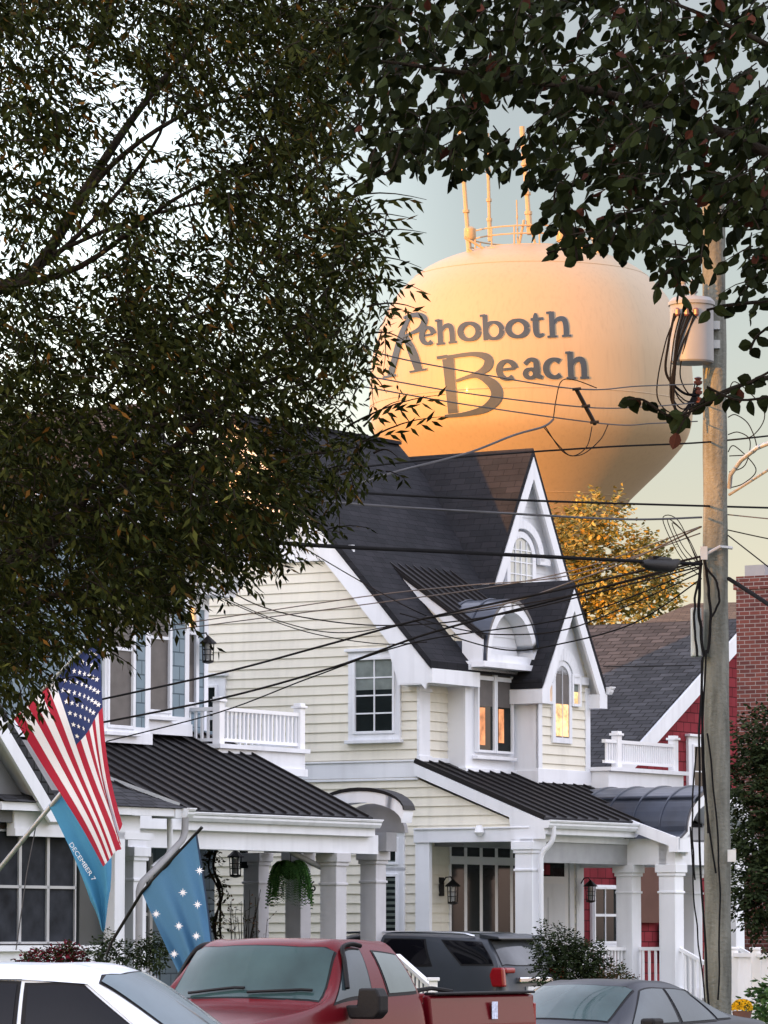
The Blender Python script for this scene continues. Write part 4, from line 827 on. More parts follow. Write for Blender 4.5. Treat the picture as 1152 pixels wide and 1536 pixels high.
# ================================================================ overhead wires (each strung between the pole and somewhere out of view)
def wire(label,pts,r=.01,m=RUBR,base=None):
    P=[tuple(aY(*p)) for p in pts];q=MB();q.tube(spline(P,8),r,6,cap=False)
    b=P[-1]
    return single('overhead_wire',q,m,label,'wire','overhead wires strung from the utility pole',base=b,smooth=60)
WR=[
("thick black cable with the splice case, crossing the black roof",[(180,795,38),(455,817,43),(700,829,47),(960,842,50.3),(1052,846,51.8)],.024,RUBR),
("black wire crossing the cross gable and ending past the pole",[(300,712,40),(540,739,44),(800,751,48),(1058,759,51.8),(1200,763,54)],.014,RUBR),
("grey wire just below the black wire over the upper roof",[(300,735,40),(545,757,44),(760,770,47),(940,779,50),(1052,776,51.8)],.014,WIREG),
("black wire rising right across the roof ridge to the pole",[(420,716,42),(640,690,46),(900,671,50),(1062,663,51.8),(1230,645,55)],.012,RUBR),
("topmost of three thin wires across the lettering",[(560,528,45),(650,548,46),(860,583,49),(960,579,50.5),(1046,576,51.8)],.008,WIREG),
("middle of three thin wires across the tank",[(560,566,45),(700,590,47),(880,611,49.5),(970,610,50.5),(1046,604,51.8)],.008,WIREG),
("lowest of three thin wires across the tank",[(545,580,45),(700,607,47),(910,636,50),(980,635,50.8),(1046,632,51.8)],.008,WIREG),
("pale twisted service cable climbing from the roof to the tank wires",[(530,728,44),(600,706,45),(700,680,47),(770,653,48),(815,640,48.8),(830,629,49)],.013,WIREG),
("looping slack wire hanging below the tank wires at left",[(815,640,48.8),(838,668,49),(858,684,49),(880,670,49.2),(888,640,49.4)],.006,RUBR),
("looping slack wire hanging below the tank wires at right",[(818,640,48.8),(845,678,49),(872,682,49.3),(900,660,49.6),(912,637,49.8)],.006,RUBR),
("thin slack tail rising through the lower tank wires",[(830,629,49),(834,600,49),(842,572,49),(862,570,49.2),(895,582,49.6)],.006,RUBR),
("service drop from the pole down to the blue house balcony, upper",[(120,1056,60),(330,1010,57),(480,970,55),(640,927,54),(860,880,53),(1050,835,52)],.014,RUBR),
("service drop just under the upper one, ending at the balcony",[(110,1092,58),(330,1048,56),(500,1001,55),(650,948,54),(870,890,53),(1050,842,52)],.014,RUBR),
("lowest service drop crossing the side window of the cream house",[(160,1112,60),(330,1068,58),(470,1015,56.5),(628,962,55),(860,925,53.5),(1050,852,52)],.009,RUBR),
("thin sagging wire from the upper left over the cream wall to the arch",[(200,820,70),(300,882,69),(440,942,68),(560,965,67),(640,963,66)],.008,RUBR),
("sagging wire pair crossing the clapboards, upper one",[(290,850,66),(380,905,65),(480,930,64),(600,938,62),(760,920,58),(1050,850,52)],.010,RUBR),
("sagging wire pair crossing the clapboards, lower one",[(250,845,66),(330,893,65),(430,935,64),(520,949,63),(640,928,60),(830,898,57),(1050,846,52)],.008,RUBR),
("taut thin line from the balcony lantern to the small gable peak",[(240,940,66),(310,930,65),(560,893,62),(700,878,58),(860,862,55),(1050,800,52)],.008,WIREG),
("second taut thin line just below the first over the clapboards",[(240,948,66),(310,938,65),(560,905,62),(740,880,58),(880,850,55),(1050,790,52)],.008,WIREG),
("wire dipping across the arched dormer and the small gable",[(620,930,60),(680,955,59),(760,975,58),(830,968,57),(950,935,54),(1052,868,52)],.010,RUBR),
("wire dipping just above the box bay window",[(600,920,60),(690,944,59),(760,952,58),(850,944,57),(950,905,54),(1052,858,52)],.009,RUBR),
("diagonal wire rising from the tree to the dormer shed roof",[(445,815,62),(520,860,61),(600,905,60),(640,924,60)],.009,RUBR),
("wire from the pole over the golden tree toward the dormer",[(640,926,60),(760,905,57),(860,872,54.5),(950,838,53),(1052,790,52)],.011,WIREG),
("black power line leaving the pole downward to the right",[(1093,868,51.9),(1152,906,50),(1230,960,47)],.026,RUBR),
("thin wire leaving the pole to the upper right",[(1092,795,52),(1152,808,51),(1220,820,50)],.008,RUBR),
("second thin wire leaving the pole to the right past the chimney",[(1092,803,52),(1152,850,50.5),(1220,905,49)],.008,RUBR),
("grey wire passing right of the pole just above the lamp brace",[(1092,772,52),(1152,778,51),(1220,784,50)],.008,WIREG),
("thin wire crossing the grey roof of the red house to the pole",[(905,1000,58),(980,999,55),(1040,998,52.2)],.007,RUBR),
]
for l,p,r,m in WR: wire(l,p,r,m)
sp=[aY(963,845,50.3),aY(975,847,50.5),aY(1005,849,50.9),aY(1016,843,51.1)]
q=MB();q.tube(sp,[.03,.075,.08,.04],12);q.tube([s_+Vector((0,-.02,.07)) for s_ in sp[1:3]],.03,8)
spl=thing('splice_case','black cylindrical splice case hanging on the thick cable beside the pole','cable box',world=tuple(sp[1]));part('case',q,PLAS,spl,smooth=50)
q=MB();q.tube([sp[1]+Vector((.05,0,.09)),sp[2]+Vector((-.05,0,.09))],.02,6);part('strap',q,RUBR,spl)
s0,s1=aY(864,583,49),aY(893,637,49.3);q=MB();q.beam(s0,s1,.045,.035);sw=thing('wire_spreader','short tilted black spreader bar hanging from the tank wires below the letters','spreader',world=tuple(s0));part('bar',q,PLAS,sw,bevel=.01)
for t in(.03,.5,.95):
    p=s0.lerp(s1,t);q=MB();q.tube([p+Vector((-.05,-.03,0)),p+Vector((.05,-.03,.01))],.018,8);part('clamp',q,PLAS,sw)
# ================================================================ vehicles
class Surf:
    def __init__(s,G): s.G=G;s.n=len(G);s.m=len(G[0])
    def ev(s,a,b,sy=1):
        i=min(int(a),s.n-2);j=min(int(b),s.m-2);u=a-i;v=b-j
        def g(i,j):
            i=min(max(i,0),s.n-1)
            if j>=s.m: p=s.G[i][2*(s.m-1)-j];return (p[0],-p[1],p[2])
            return s.G[i][max(j,0)]
        r=[cr(g(i+k,j-1),g(i+k,j),g(i+k,j+1),g(i+k,j+2),v) for k in(-1,0,1,2)]
        p=cr(*r,u);return Vector((p[0],p[1]*sy,p[2]))
    def nrm(s,a,b,sy=1):
        e=.02;a0=max(a-e,0);b0=max(b-e,0);p=s.ev(min(a+e,s.n-1.001),b,sy)-s.ev(a0,b,sy);q=s.ev(a,min(b+e,s.m-1.001),sy)-s.ev(a,b0,sy)
        n=p.cross(q);n=n.normalized() if n.length>1e-9 else Vector((0,0,1))
        c=s.ev(a,b,sy)-Vector((0,0,.7));return n if n.dot(c)>0 or n.z>.3 else -n
    def body(s,sub=6):
        q=MB();A_=(s.n-1)*sub;B_=(s.m-1)*sub
        for sy in(1,-1): q.grid(lambda u,v:tuple(s.ev(u*(s.n-1),v*(s.m-1),sy)),A_,B_)
        return q
    def patch(s,q,c,off,sy=1,n=8,m=6,both=False):
        (a0,b0),(a1,b1),(a2,b2),(a3,b3)=c
        def fn(u,v):
            a=(a0*(1-u)+a1*u)*(1-v)+(a3*(1-u)+a2*u)*v;b=(b0*(1-u)+b1*u)*(1-v)+(b3*(1-u)+b2*u)*v
            b=min(b,s.m-1.0001);a=min(a,s.n-1.0001)
            return tuple(s.ev(a,b,sy)+s.nrm(a,b,sy)*off)
        q.grid(fn,n,m)
def wheel(parent,x,y,r=.36):
    q=MB(lambda a,b,c:(x+a,y+c,r+b));q.lathe([(r*.62,-.11),(r*.97,-.11),(r,-.06),(r,.06),(r*.97,.11),(r*.62,.11)],0,0,28);w=part('wheel',q,TIRE,parent,smooth=40)
    q=MB(lambda a,b,c:(x+a,y+c,r+b));q.lathe([(0,-.07),(r*.3,-.08),(r*.6,-.1),(r*.64,0),(r*.6,.1),(r*.3,.08),(0,.07)],0,0,10);part('rim',q,GALVD,w)
def vehicle(name,label,cat,pos,rz,G,paint,glasses,frames=True):
    t=thing(name,label,cat,world=(pos.x,pos.y,0));t.rotation_euler=(0,0,rz);OFF[t.name]=Vector((0,0,0))
    s=Surf(G);body=part('body',s.body(),paint,t,smooth=50)
    for nm,c,mt,side,lab in glasses:
        cx=sum(p[0] for p in c)/4;cy=sum(p[1] for p in c)/4
        if side=='c':
            cc=[c[0],c[1],(c[2][0],s.m-1),(c[3][0],s.m-1)] if 0 else c
            fr=MB();gl=MB()
            for sy in(1,-1):
                big=[(cx+(a-cx)*1.07,cc_) for (a,cc_) in c];big=[(big[0][0],big[0][1]-.08),(big[1][0],big[1][1]-.08),big[2],big[3]]
                s.patch(fr,big,.004,sy);s.patch(gl,c,.009,sy)
            part('window_seal',fr,PLAS,t,smooth=60);part(nm,gl,mt,t,smooth=60,label=lab)
        else:
            for sy in((1,-1)):
                fr=MB();gl=MB();big=[(cx+(a-cx)*1.08,cy+(b-cy)*1.14) for a,b in c]
                s.patch(fr,big,.004,sy);s.patch(gl,c,.009,sy)
                part('window_seal',fr,PLAS,t,smooth=60);part(nm,gl,mt,t,smooth=60)
    return t,s
def row6(x,z,y): # helper: rows of one station
    x=x if isinstance(x,(list,tuple)) else [x]*6
    return [(a,b,c) for a,b,c in zip(x,y,z)]
# sedan
SG=[row6(2.3,(.3,.42,.6,.64,.65,.65),(.7,.76,.7,.4,.2,0)),row6(2.12,(.22,.5,.74,.8,.82,.82),(.84,.9,.84,.55,.3,0)),row6(1.55,(.2,.55,.88,.95,.97,.98),(.86,.9,.86,.62,.3,0)),
row6([1.25,1.25,1.2,1.25,1.36,1.4],(.2,.55,.94,1.0,1.02,1.03),(.87,.91,.86,.66,.34,0)),
row6([.75,.75,.72,.5,.6,.64],(.2,.55,.95,1.345,1.395,1.41),(.87,.91,.86,.6,.32,0)),
row6([-.05,-.05,-.05,-.05,-.05,-.05],(.2,.55,.96,1.385,1.435,1.45),(.87,.91,.86,.59,.32,0)),
row6([-.8,-.8,-.85,-.62,-.62,-.62],(.2,.55,.98,1.33,1.385,1.40),(.87,.91,.86,.57,.3,0)),
row6([-1.35,-1.35,-1.42,-1.35,-1.4,-1.42],(.2,.55,1.0,1.05,1.08,1.09),(.86,.9,.84,.64,.34,0)),
row6(-2.1,(.22,.5,.92,1.0,1.02,1.03),(.82,.88,.8,.6,.3,0)),row6(-2.3,(.32,.45,.8,.9,.92,.92),(.74,.8,.72,.5,.3,0))]
wgl=[('windshield',[(3.1,3.02),(3.93,3.06),(3.93,5),(3.1,5)],CGLT,'c','teal tinted windshield'),('rear_window',[(6.1,3.1),(6.9,3.1),(6.9,5),(6.1,5)],CGL,'c',None),
('front_window',[(3.45,2.12),(4.93,2.1),(4.93,2.86),(4.08,2.88)],CGL,'s',None),('rear_side_window',[(5.04,2.1),(5.95,2.1),(5.82,2.84),(5.04,2.86)],CGL,'s',None),('quarter_window',[(6.04,2.12),(6.55,2.12),(6.12,2.75),(5.93,2.82)],CGL,'s',None)]
p=S(-22.6,-16.6);sedan,ss=vehicle('parked_sedan','dark grey sedan parked behind the red pickup below the utility pole','sedan',p,RZ+math.pi,SG,SEDG,wgl)
for x in(1.4,-1.35):
    for y in(.8,-.8): wheel(sedan,x,y,.33)
for y in(1,-1):
    q=MB();q.box(.72,.95,y*.9,y*1.07,.93,1.06);part('mirror',q,PLAS,sedan,bevel=.03)
q=MB();q.tube([(.7,-.05,1.3),(.66,0,1.27)],.03,6);q.box(.62,.68,-.12,.12,1.22,1.29);part('rear_view_mirror',q,PLAS,sedan)
q=MB();q.box(2.28,2.33,-.26,.26,.4,.52);part('licence_plate',q,PLATE,sedan)
for y in(.58,-.58):
    q=MB();q.box(2.1,2.3,y-.15,y+.15,.58,.7);part('headlight',q,LAMPG,sedan,bevel=.03)
# red pickup
TG=[row6(2.55,(.45,.55,.8,.9,.92,.92),(.8,.88,.82,.6,.3,0)),row6(2.4,(.4,.6,.98,1.06,1.08,1.09),(.9,.96,.88,.7,.4,0)),row6(1.6,(.4,.65,1.12,1.2,1.23,1.24),(.94,.99,.93,.75,.4,0)),
row6([1.0,1.0,.95,.78,.84,.86],(.38,.65,1.24,1.31,1.33,1.34),(.95,1.0,.95,.82,.45,0)),
row6([.45,.45,.45,.36,.46,.5],(.38,.65,1.31,1.765,1.815,1.83),(.95,1.0,.95,.75,.42,0)),
row6([0,0,0,.0,0,0],(.38,.65,1.32,1.82,1.87,1.885),(.95,1.0,.95,.74,.42,0)),
row6([-.62,-.62,-.62,-.5,-.5,-.5],(.38,.65,1.33,1.80,1.855,1.87),(.95,1.0,.94,.73,.42,0)),
row6([-.8,-.8,-.78,-.6,-.62,-.62],(.38,.65,1.33,1.76,1.80,1.81),(.94,.99,.92,.7,.4,0)),row6([-.83,-.83,-.83,-.75,-.78,-.78],(.4,.65,1.25,1.3,1.3,1.3),(.9,.95,.88,.66,.38,0))]
tgl=[('windshield',[(3.07,3.03),(3.95,3.06),(3.95,5),(3.07,5)],CGLT,'c','dull teal windshield with wipers parked'),('front_window',[(3.5,2.1),(4.85,2.1),(4.9,2.86),(4.12,2.86)],CGL,'s',None),('quarter_window',[(5.35,2.12),(6.3,2.14),(6.12,2.78),(5.32,2.82)],mat('pale_side_glass',(.12,.15,.14),.08,.3),'s',None)]
p=S(-30.2,-17.6);truck,ts=vehicle('red_pickup','dull red pickup truck parked facing the camera, black door mirror','pickup truck',p,RZ+math.pi,TG,TRUCKR,tgl)
q=MB()
for y in(.97,-.97):
    sg=1 if y>0 else -1
    pr=[(y,.55),(y+.02*sg,.8),(y+.01*sg,1.1),(y-.02*sg,1.36),(y-.1*sg,1.37),(y-.1*sg,.55)]
    q.prism([(-.87,a,b) for a,b in pr],(-1.85,0,0))
q.box(-2.72,-.87,-.87,.87,.6,.66);q.box(-2.74,-2.66,-.95,.95,.55,1.36);q.box(-.93,-.87,-.87,.87,.66,1.3);part('bed',q,TRUCKR,truck,bevel=.02)
for y in(.93,-.93):
    q=MB();q.box(-2.7,-.9,y-.06,y+.06,1.37,1.395);part('bed_rail_cap',q,PLAS,truck,bevel=.01)
q=MB();q.prism([(-1.9,.992,1.3),(-1.9,.992,1.14),(-2.0,.992,1.14),(-2.0,.992,1.3)],(0,.004,0));part('sticker',q,mat('pale_blue_sticker',(.55,.6,.75),.5,.3,var=.35,vscale=40),truck)
q=MB();q.tube([(-1.35,.9,1.4),(-1.15,.8,1.43),(-.95,.75,1.41)],.02,6);part('bed_hook',q,PLAS,truck)
for y in(1,-1):
    q=MB();q.box(.5,.62,y*1.0,y*1.3,1.24,1.52) if 0 else None
    q.prism([(.42,y*.98,1.3),(.42,y*1.1,1.3),(.42,y*1.12,1.45),(.42,y*1.3,1.45),(.42,y*1.34,1.38),(.42,y*1.34,1.24),(.42,y*1.28,1.18),(.42,y*1.02,1.18)],(.16,0,0));part('mirror',q,PLAS,truck,bevel=.02)
    q=MB();pts=[ts.ev(a,b,y)+ts.nrm(a,b,y)*.03 for a,b in((3.9,2.25),(4.0,2.7),(4.15,2.95),(4.6,2.97),(4.95,2.93))];q.tube(spline([tuple(k) for k in pts],5),.022,6);part('rain_visor',q,PLAS,truck,smooth=60)
q=MB()
for y0,y1 in((-.55,.05),(.1,.7)):
    pts=[ts.ev(3.12+.1*k/6 if k<6 else 3.2,5-abs(y)/.45 if abs(y)<.45 else 4-(abs(y)-.45)/.37,1 if y>0 else -1)+Vector((.02,0,.03)) for k,y in [(k,y0+(y1-y0)*k/6) for k in range(7)]];q.tube([tuple(k) for k in pts],.013,5)
part('wiper',q,PLAS,truck)
q=MB();q.box(.42,.46,-.1,.16,1.68,1.76);part('rear_view_mirror',q,PLAS,truck,bevel=.01)
for x in(1.65,-1.75):
    for y in(.85,-.85): wheel(truck,x,y,.38)
for y in(.7,-.7):
    q=MB();q.box(2.4,2.56,y-.18,y+.18,.78,.95);part('headlight',q,LAMPG,truck,bevel=.02)
    q=MB();q.box(-2.77,-2.72,y*1.28-.06,y*1.28+.06,.9,1.28);part('tail_light',q,TLR,truck,bevel=.01)
q=MB();q.box(2.5,2.6,-.5,.5,.68,.9);part('grille',q,CHRM,truck,bevel=.02)
# grey suv in the driveway
UG=[row6(2.65,(.4,.5,.8,.95,.98,.98),(.85,.92,.85,.6,.3,0)),row6(2.5,(.35,.6,1.05,1.15,1.17,1.18),(.95,1.0,.92,.7,.4,0)),row6(1.7,(.33,.65,1.15,1.24,1.28,1.29),(.97,1.02,.96,.75,.4,0)),
row6([1.2,1.2,1.1,1.0,1.1,1.12],(.33,.65,1.3,1.36,1.38,1.38),(.97,1.02,.97,.8,.45,0)),
row6([.7,.7,.6,.4,.5,.52],(.33,.65,1.36,1.84,1.9,1.91),(.97,1.02,.97,.76,.45,0)),
row6([-.4,-.4,-.4,-.4,-.4,-.4],(.33,.65,1.38,1.89,1.94,1.955),(.97,1.02,.97,.77,.45,0)),
row6([-1.3,-1.3,-1.25,-1.25,-1.3,-1.3],(.33,.65,1.40,1.88,1.935,1.95),(.97,1.02,.97,.77,.45,0)),
row6([-2.4,-2.4,-2.45,-2.2,-2.2,-2.2],(.35,.65,1.42,1.84,1.90,1.91),(.96,1.01,.95,.76,.45,0)),
row6([-2.56,-2.58,-2.6,-2.3,-2.34,-2.36],(.38,.65,1.38,1.82,1.86,1.88),(.9,.96,.88,.7,.42,0)),
row6([-2.6,-2.63,-2.66,-2.56,-2.64,-2.66],(.4,.6,1.2,1.42,1.42,1.42),(.86,.93,.86,.72,.42,0)),row6([-2.6,-2.65,-2.68,-2.7,-2.72,-2.72],(.42,.55,.9,.95,.95,.95),(.8,.88,.82,.68,.4,0))]
ugl=[('windshield',[(3.1,3.05),(3.92,3.08),(3.92,5),(3.1,5)],CGL,'c',None),('rear_window',[(8.12,3.1),(8.93,3.02),(8.93,5),(8.12,5)],mat('grey_rear_glass',(.05,.055,.06),.08,.4,var=.5,vscale=2),'c','rear window below the roof spoiler'),
('front_window',[(3.6,2.12),(4.9,2.1),(4.9,2.88),(4.1,2.88)],CDK,'s',None),('rear_side_window',[(5.05,2.1),(6.1,2.1),(5.9,2.88),(5.05,2.88)],CDK,'s',None),('quarter_window',[(6.55,2.1),(7.12,2.1),(6.98,2.86),(6.25,2.88)],CDK,'s',None)]
p=S(-4.05,-2.0);suv,us=vehicle('grey_suv','grey suv with black glass parked nose in between the two porches','suv',p,RZ+math.pi/2,UG,SUVG,ugl)
q=MB();q.prism([(-2.12,-.72,1.95),(-2.5,-.68,1.9),(-2.52,-.68,1.86),(-2.12,-.74,1.86)],(0,1.44,0));part('roof_spoiler',q,SUVG,suv,bevel=.015)
q=MB();q.box(-2.5,-2.2,-.66,.66,1.845,1.862);part('spoiler_underside',q,PLAS,suv)
for y in(1,-1):
    q=MB();q.tube(spline([(.5,y*.72,1.93),(.2,y*.74,1.97),(-1.6,y*.74,1.96),(-2.05,y*.72,1.91)],5),.02,6);part('roof_rail',q,CHRM,suv,smooth=60)
    q=MB();q.prism([(-2.3,y*.93,1.42),(-2.68,y*.9,1.40),(-2.7,y*.66,1.40),(-2.7,y*.66,1.34),(-2.71,y*.82,1.30),(-2.72,y*.86,1.05),(-2.45,y*1.0,1.02),(-2.34,y*1.0,1.2)],(0,y*.012,.0)) if 0 else None
    q.prism([(-2.52,y*.9,1.12),(-2.47,y*.9,1.3),(-2.52,y*.9,1.42),(-2.72,y*.9,1.42),(-2.75,y*.9,1.12)],(0,y*.10,0));q.box(-2.74,-2.6,min(y*.62,y*.92),max(y*.62,y*.92),1.33,1.42);part('tail_light',q,TLR,suv,bevel=.03)
q=MB();q.box(-2.76,-2.66,-.5,.5,1.18,1.27);part('tailgate_chrome',q,CHRM,suv,bevel=.02)
q=MB();q.box(-2.75,-2.7,-.26,.26,.98,1.12);part('licence_plate',q,PLATE,suv)
for x in(1.7,-1.5):
    for y in(.88,-.88): wheel(suv,x,y,.42)
# white car nearest the camera
VG=[row6(2.2,(.3,.42,.6,.7,.72,.72),(.7,.78,.7,.4,.2,0)),row6(2.0,(.25,.5,.86,.93,.95,.95),(.84,.9,.84,.6,.3,0)),row6(1.45,(.22,.55,.98,1.04,1.07,1.08),(.87,.92,.87,.62,.3,0)),
row6([1.1,1.1,1.1,1.05,1.15,1.18],(.22,.6,1.06,1.13,1.16,1.17),(.88,.92,.88,.7,.36,0)),
row6([.6,.6,.6,.3,.38,.42],(.22,.6,1.1,1.6,1.655,1.67),(.88,.92,.88,.66,.36,0)),
row6([-.2]*6,(.22,.6,1.12,1.65,1.71,1.725),(.88,.92,.88,.66,.36,0)),row6([-1.1]*6,(.22,.6,1.14,1.65,1.7,1.715),(.88,.92,.88,.65,.35,0)),
row6([-1.9,-1.9,-1.9,-1.75,-1.8,-1.8],(.25,.6,1.15,1.58,1.62,1.63),(.86,.9,.84,.62,.33,0)),row6([-2.15,-2.15,-2.15,-2.1,-2.15,-2.15],(.35,.6,1.05,1.1,1.1,1.1),(.78,.84,.78,.6,.33,0))]
vgl=[('windshield',[(3.08,3.0),(3.95,3.06),(3.95,5),(3.08,5)],mat('sky_lit_windshield',(.09,.13,.15),.05,.5),'c','windshield catching the pale sky'),('rear_window',[(7.1,3.1),(7.85,3.1),(7.85,5),(7.1,5)],CGL,'c',None),
('front_window',[(3.6,2.12),(4.93,2.1),(4.93,2.8),(4.2,2.8)],CDK,'s',None),('rear_side_window',[(5.04,2.1),(5.95,2.1),(5.9,2.82),(5.04,2.82)],CDK,'s',None),('quarter_window',[(6.05,2.1),(6.8,2.12),(6.7,2.75),(6.02,2.82)],CDK,'s',None)]
pw=aY(272,1450,29);white,vs=vehicle('white_car','white car nearest the camera at the bottom left corner','car',Vector((pw.x-.74,29.4,0)),R(-9),VG,WCAR,vgl)
for x in(1.35,-1.3):
    for y in(.82,-.82): wheel(white,x,y,.34)
for y in(1,-1):
    q=MB();pts=[vs.ev(a,b,y)+vs.nrm(a,b,y)*.012 for a,b in((3.5,2.06),(4.12,2.88),(5,2.9),(5.95,2.9))];q.tube([tuple(k) for k in pts],.011,5);part('chrome_strip',q,CHRM,white)
    q=MB();q.box(.75,.95,y*.9,y*1.1,1.1,1.24);part('mirror',q,WCAR,white,bevel=.03)
# ================================================================ flags
def flagmesh(name,parent,fn,nu,nv,cf,thick=0):
    q=MB();q.grid(fn,nu,nv,cf);return part(name,q,FLAGM,parent,smooth=60,fix=False)
def lerp(a,b,t): return a+(b-a)*t
RED_=(.36,.02,.045);WHT=(.72,.73,.78);NAVY=(.025,.04,.13)
YF=53
f1=thing('american_flag','large american flag with red and white stripes hanging from a slanted pole at the left','flag',world=tuple(aY(-20,1108,YF)))
q=MB();q.tube([aY(-60,1138,YF+.8),aY(-20,1108,YF+.4),aY(20,1078,YF),aY(155,944,YF-1.2)],.022,8);part('flagpole',q,GALVD,f1,smooth=50)
def us(s,t):
    hx,hy=lerp(150,21,t),lerp(947,1078,t)
    tx,ty=lerp(6,135,min(1,t*1.15)),lerp(280,215,t)
    ex,ey=lerp(180,156,t**1.5),lerp(1236,1300,t**.7)
    if t<.5: ex=lerp(180,176,t*2)
    wv=math.sin(s*7+t*3)*2.2*s
    x=hx+tx*s+(ex-hx-tx)*s**2.4+wv;y=hy+ty*s+(ey-hy-ty)*s*s
    fold=1-t
    x+=5*s*math.sin(fold*11+s*2)*(fold>.35)*min(1,(fold-.35)*4)
    dy=.16*s*math.sin(fold*13+s*3)*(.35+.65*min(1,max(0,(fold-.25)*3)))+.085*math.sin(s*9+t*5)
    return tuple(aY(x,y,YF-1.2*(1-t)+dy+.02))
def usc(s,t):
    k=int(t*13)
    if s<.4 and k<7: return NAVY
    return RED_ if k%2==0 else WHT
fl=flagmesh('cloth',f1,us,60,52,usc)
q=MB()
for r_ in range(9):
    for c_ in range(6 if r_%2==0 else 5):
        s_=.4*((c_*2+1+(r_%2))/12);t_=(7/13)*((r_+1)/10)
        c0=Vector(us(s_,t_));du=(Vector(us(s_+.01,t_))-c0).normalized();dv=(Vector(us(s_,t_+.01))-c0);dv=(dv-du*dv.dot(du)).normalized();n=du.cross(dv);n=n if n.y<0 else -n
        if abs(n.y)<.1: continue
        pts=[]
        for k in range(10):
            rr_=.042 if k%2==0 else .017;a=k*math.pi/5
            pts.append(tuple(c0+n*.012+dv*(-math.cos(a)*rr_)+du*math.sin(a)*rr_*.85))
        ci=q.v(tuple(c0+n*.012));ids=[q.v(p_) for p_ in pts]
        for k in range(10): q.f((ci,ids[k],ids[(k+1)%10]))
part('stars',q,mat('star_white',(.75,.76,.8),.7,.2),fl,uv=False,fix=False)
f2=thing('blue_flag','light blue flag lettered DECEMBER 7 hanging behind the american flag','flag',world=tuple(aY(0,1305,YF+1.2)))
q=MB();q.tube([aY(-25,1330,YF+1.4),aY(0,1302,YF+1.2),aY(90,1192,YF+.7),aY(150,1118,YF+.4)],.03,8);part('flagpole',q,GALVD,f2,smooth=50)
BL=(.07,.26,.42)
def f2p(s,t):
    lx=lerp(73,147,s)+6*math.sin(s*3.1);ly=1208+s*180
    rx=lerp(146,166,min(1,s*1.6))+1.5*math.sin(s*12);ry=lerp(1126,1385,s)
    x=lerp(rx,lx,t);y=lerp(ry,ly,t)
    if s>.8: x=lerp(x,154,(s-.8)*3.2);y+=(s-.8)*60*(1-abs(t-.5))
    return tuple(aY(x,y,YF+.75+.17*math.sin(t*9+s*4)*s))
cl2=flagmesh('cloth',f2,f2p,40,24,lambda s,t:BL)
def textmesh(txt,size):
    c=bpy.data.curves.new('t','FONT');c.body=txt;c.size=size;c.align_x='LEFT';o=bpy.data.objects.new('t',c);col.objects.link(o)
    dg=bpy.context.evaluated_depsgraph_get();me=bpy.data.meshes.new_from_object(o.evaluated_get(dg));V=[v.co.copy() for v in me.vertices];Fc=[tuple(p.vertices) for p in me.polygons]
    bpy.data.objects.remove(o);bpy.data.curves.remove(c);bpy.data.meshes.remove(me);return V,Fc
V,Fc=textmesh('DECEMBER 7',1);wmax=max(v.x for v in V);q=MB()
for v in V:
    px=lerp(103,139,v.x/wmax)+v.y*7.5;py=lerp(1266,1322,v.x/wmax)-v.y*5.5;p_=aY(px,py,YF+.5);q.v(tuple(p_))
for f in Fc: q.f(f)
part('lettering',q,mat('flag_letter_white',(.6,.66,.7),.7,.2),cl2,uv=False)
q=MB();q.tube([aY(54,1238,YF+1),aY(40,1310,YF+1),aY(24,1425,YF+1)],.008,5);part('halyard',q,WIREG,f2)
f3=thing('starred_flag','blue flag with white eight pointed stars on a black pole above the pickup','flag',world=tuple(aY(168,1412,YF)))
q=MB();q.tube([aY(160,1432,YF),aY(168,1412,YF),aY(213,1338,YF-.3),aY(303,1241,YF-.9)],.02,8);part('flagpole',q,IRON,f3,smooth=50)
def f3p(s,t): # t along pole (0 top), s down the cloth
    hx,hy=lerp(296,213,t),lerp(1251,1339,t);ex,ey=lerp(321,270,t),lerp(1445,1462,t)
    x=lerp(hx,ex,s)+3*math.sin(s*math.pi)*(.5-t)+1.3*math.sin(t*14+s*3)*s;y=lerp(hy,ey,s)
    return tuple(aY(x,y,YF-.9+.6*t+.09*math.sin(t*15+s*2.5)*(.3+s)))
cl3=flagmesh('cloth',f3,f3p,36,30,lambda s,t:(.075,.19,.33) if .02<t<.985 else (.03,.05,.09))
q=MB()
for sx,sy_ in((275,1339),(297,1357),(300,1306),(235,1371),(269,1389),(295,1404),(262,1431)):
    c0=aY(sx,sy_,YF-1.0+.1)
    r1=.058
    ci=q.v(tuple(c0+Vector((0,-.12,0))));ids=[]
    for k in range(16):
        a=k*math.pi/8;rr_=r1*(1 if k%4==0 else .8) if k%2==0 else .02
        ids.append(q.v(tuple(c0+Vector((math.sin(a)*rr_,-.12,math.cos(a)*rr_)))))
    for k in range(16): q.f((ci,ids[k],ids[(k+1)%16]))
part('stars',q,MT['star_white'],cl3,uv=False,fix=False)
# house number on the porch column
V,Fc=textmesh('46',.24);wmax=max(v.x for v in V);q=MB();b=au(452,1338,-5.02)
ncol=aw(455,1330,-.75)
o_=aY(454,1337,69.0)
for v in V: q.v((o_.x+v.x*D_[0]*1.0*1.0+v.x*.35,o_.y+v.x*.4,o_.z+v.y))
for f in Fc: q.f(f)
single('house_number',q,IRON,'black house number 46 on the white porch column by the fern','house number',base=tuple(o_),solid=.01)
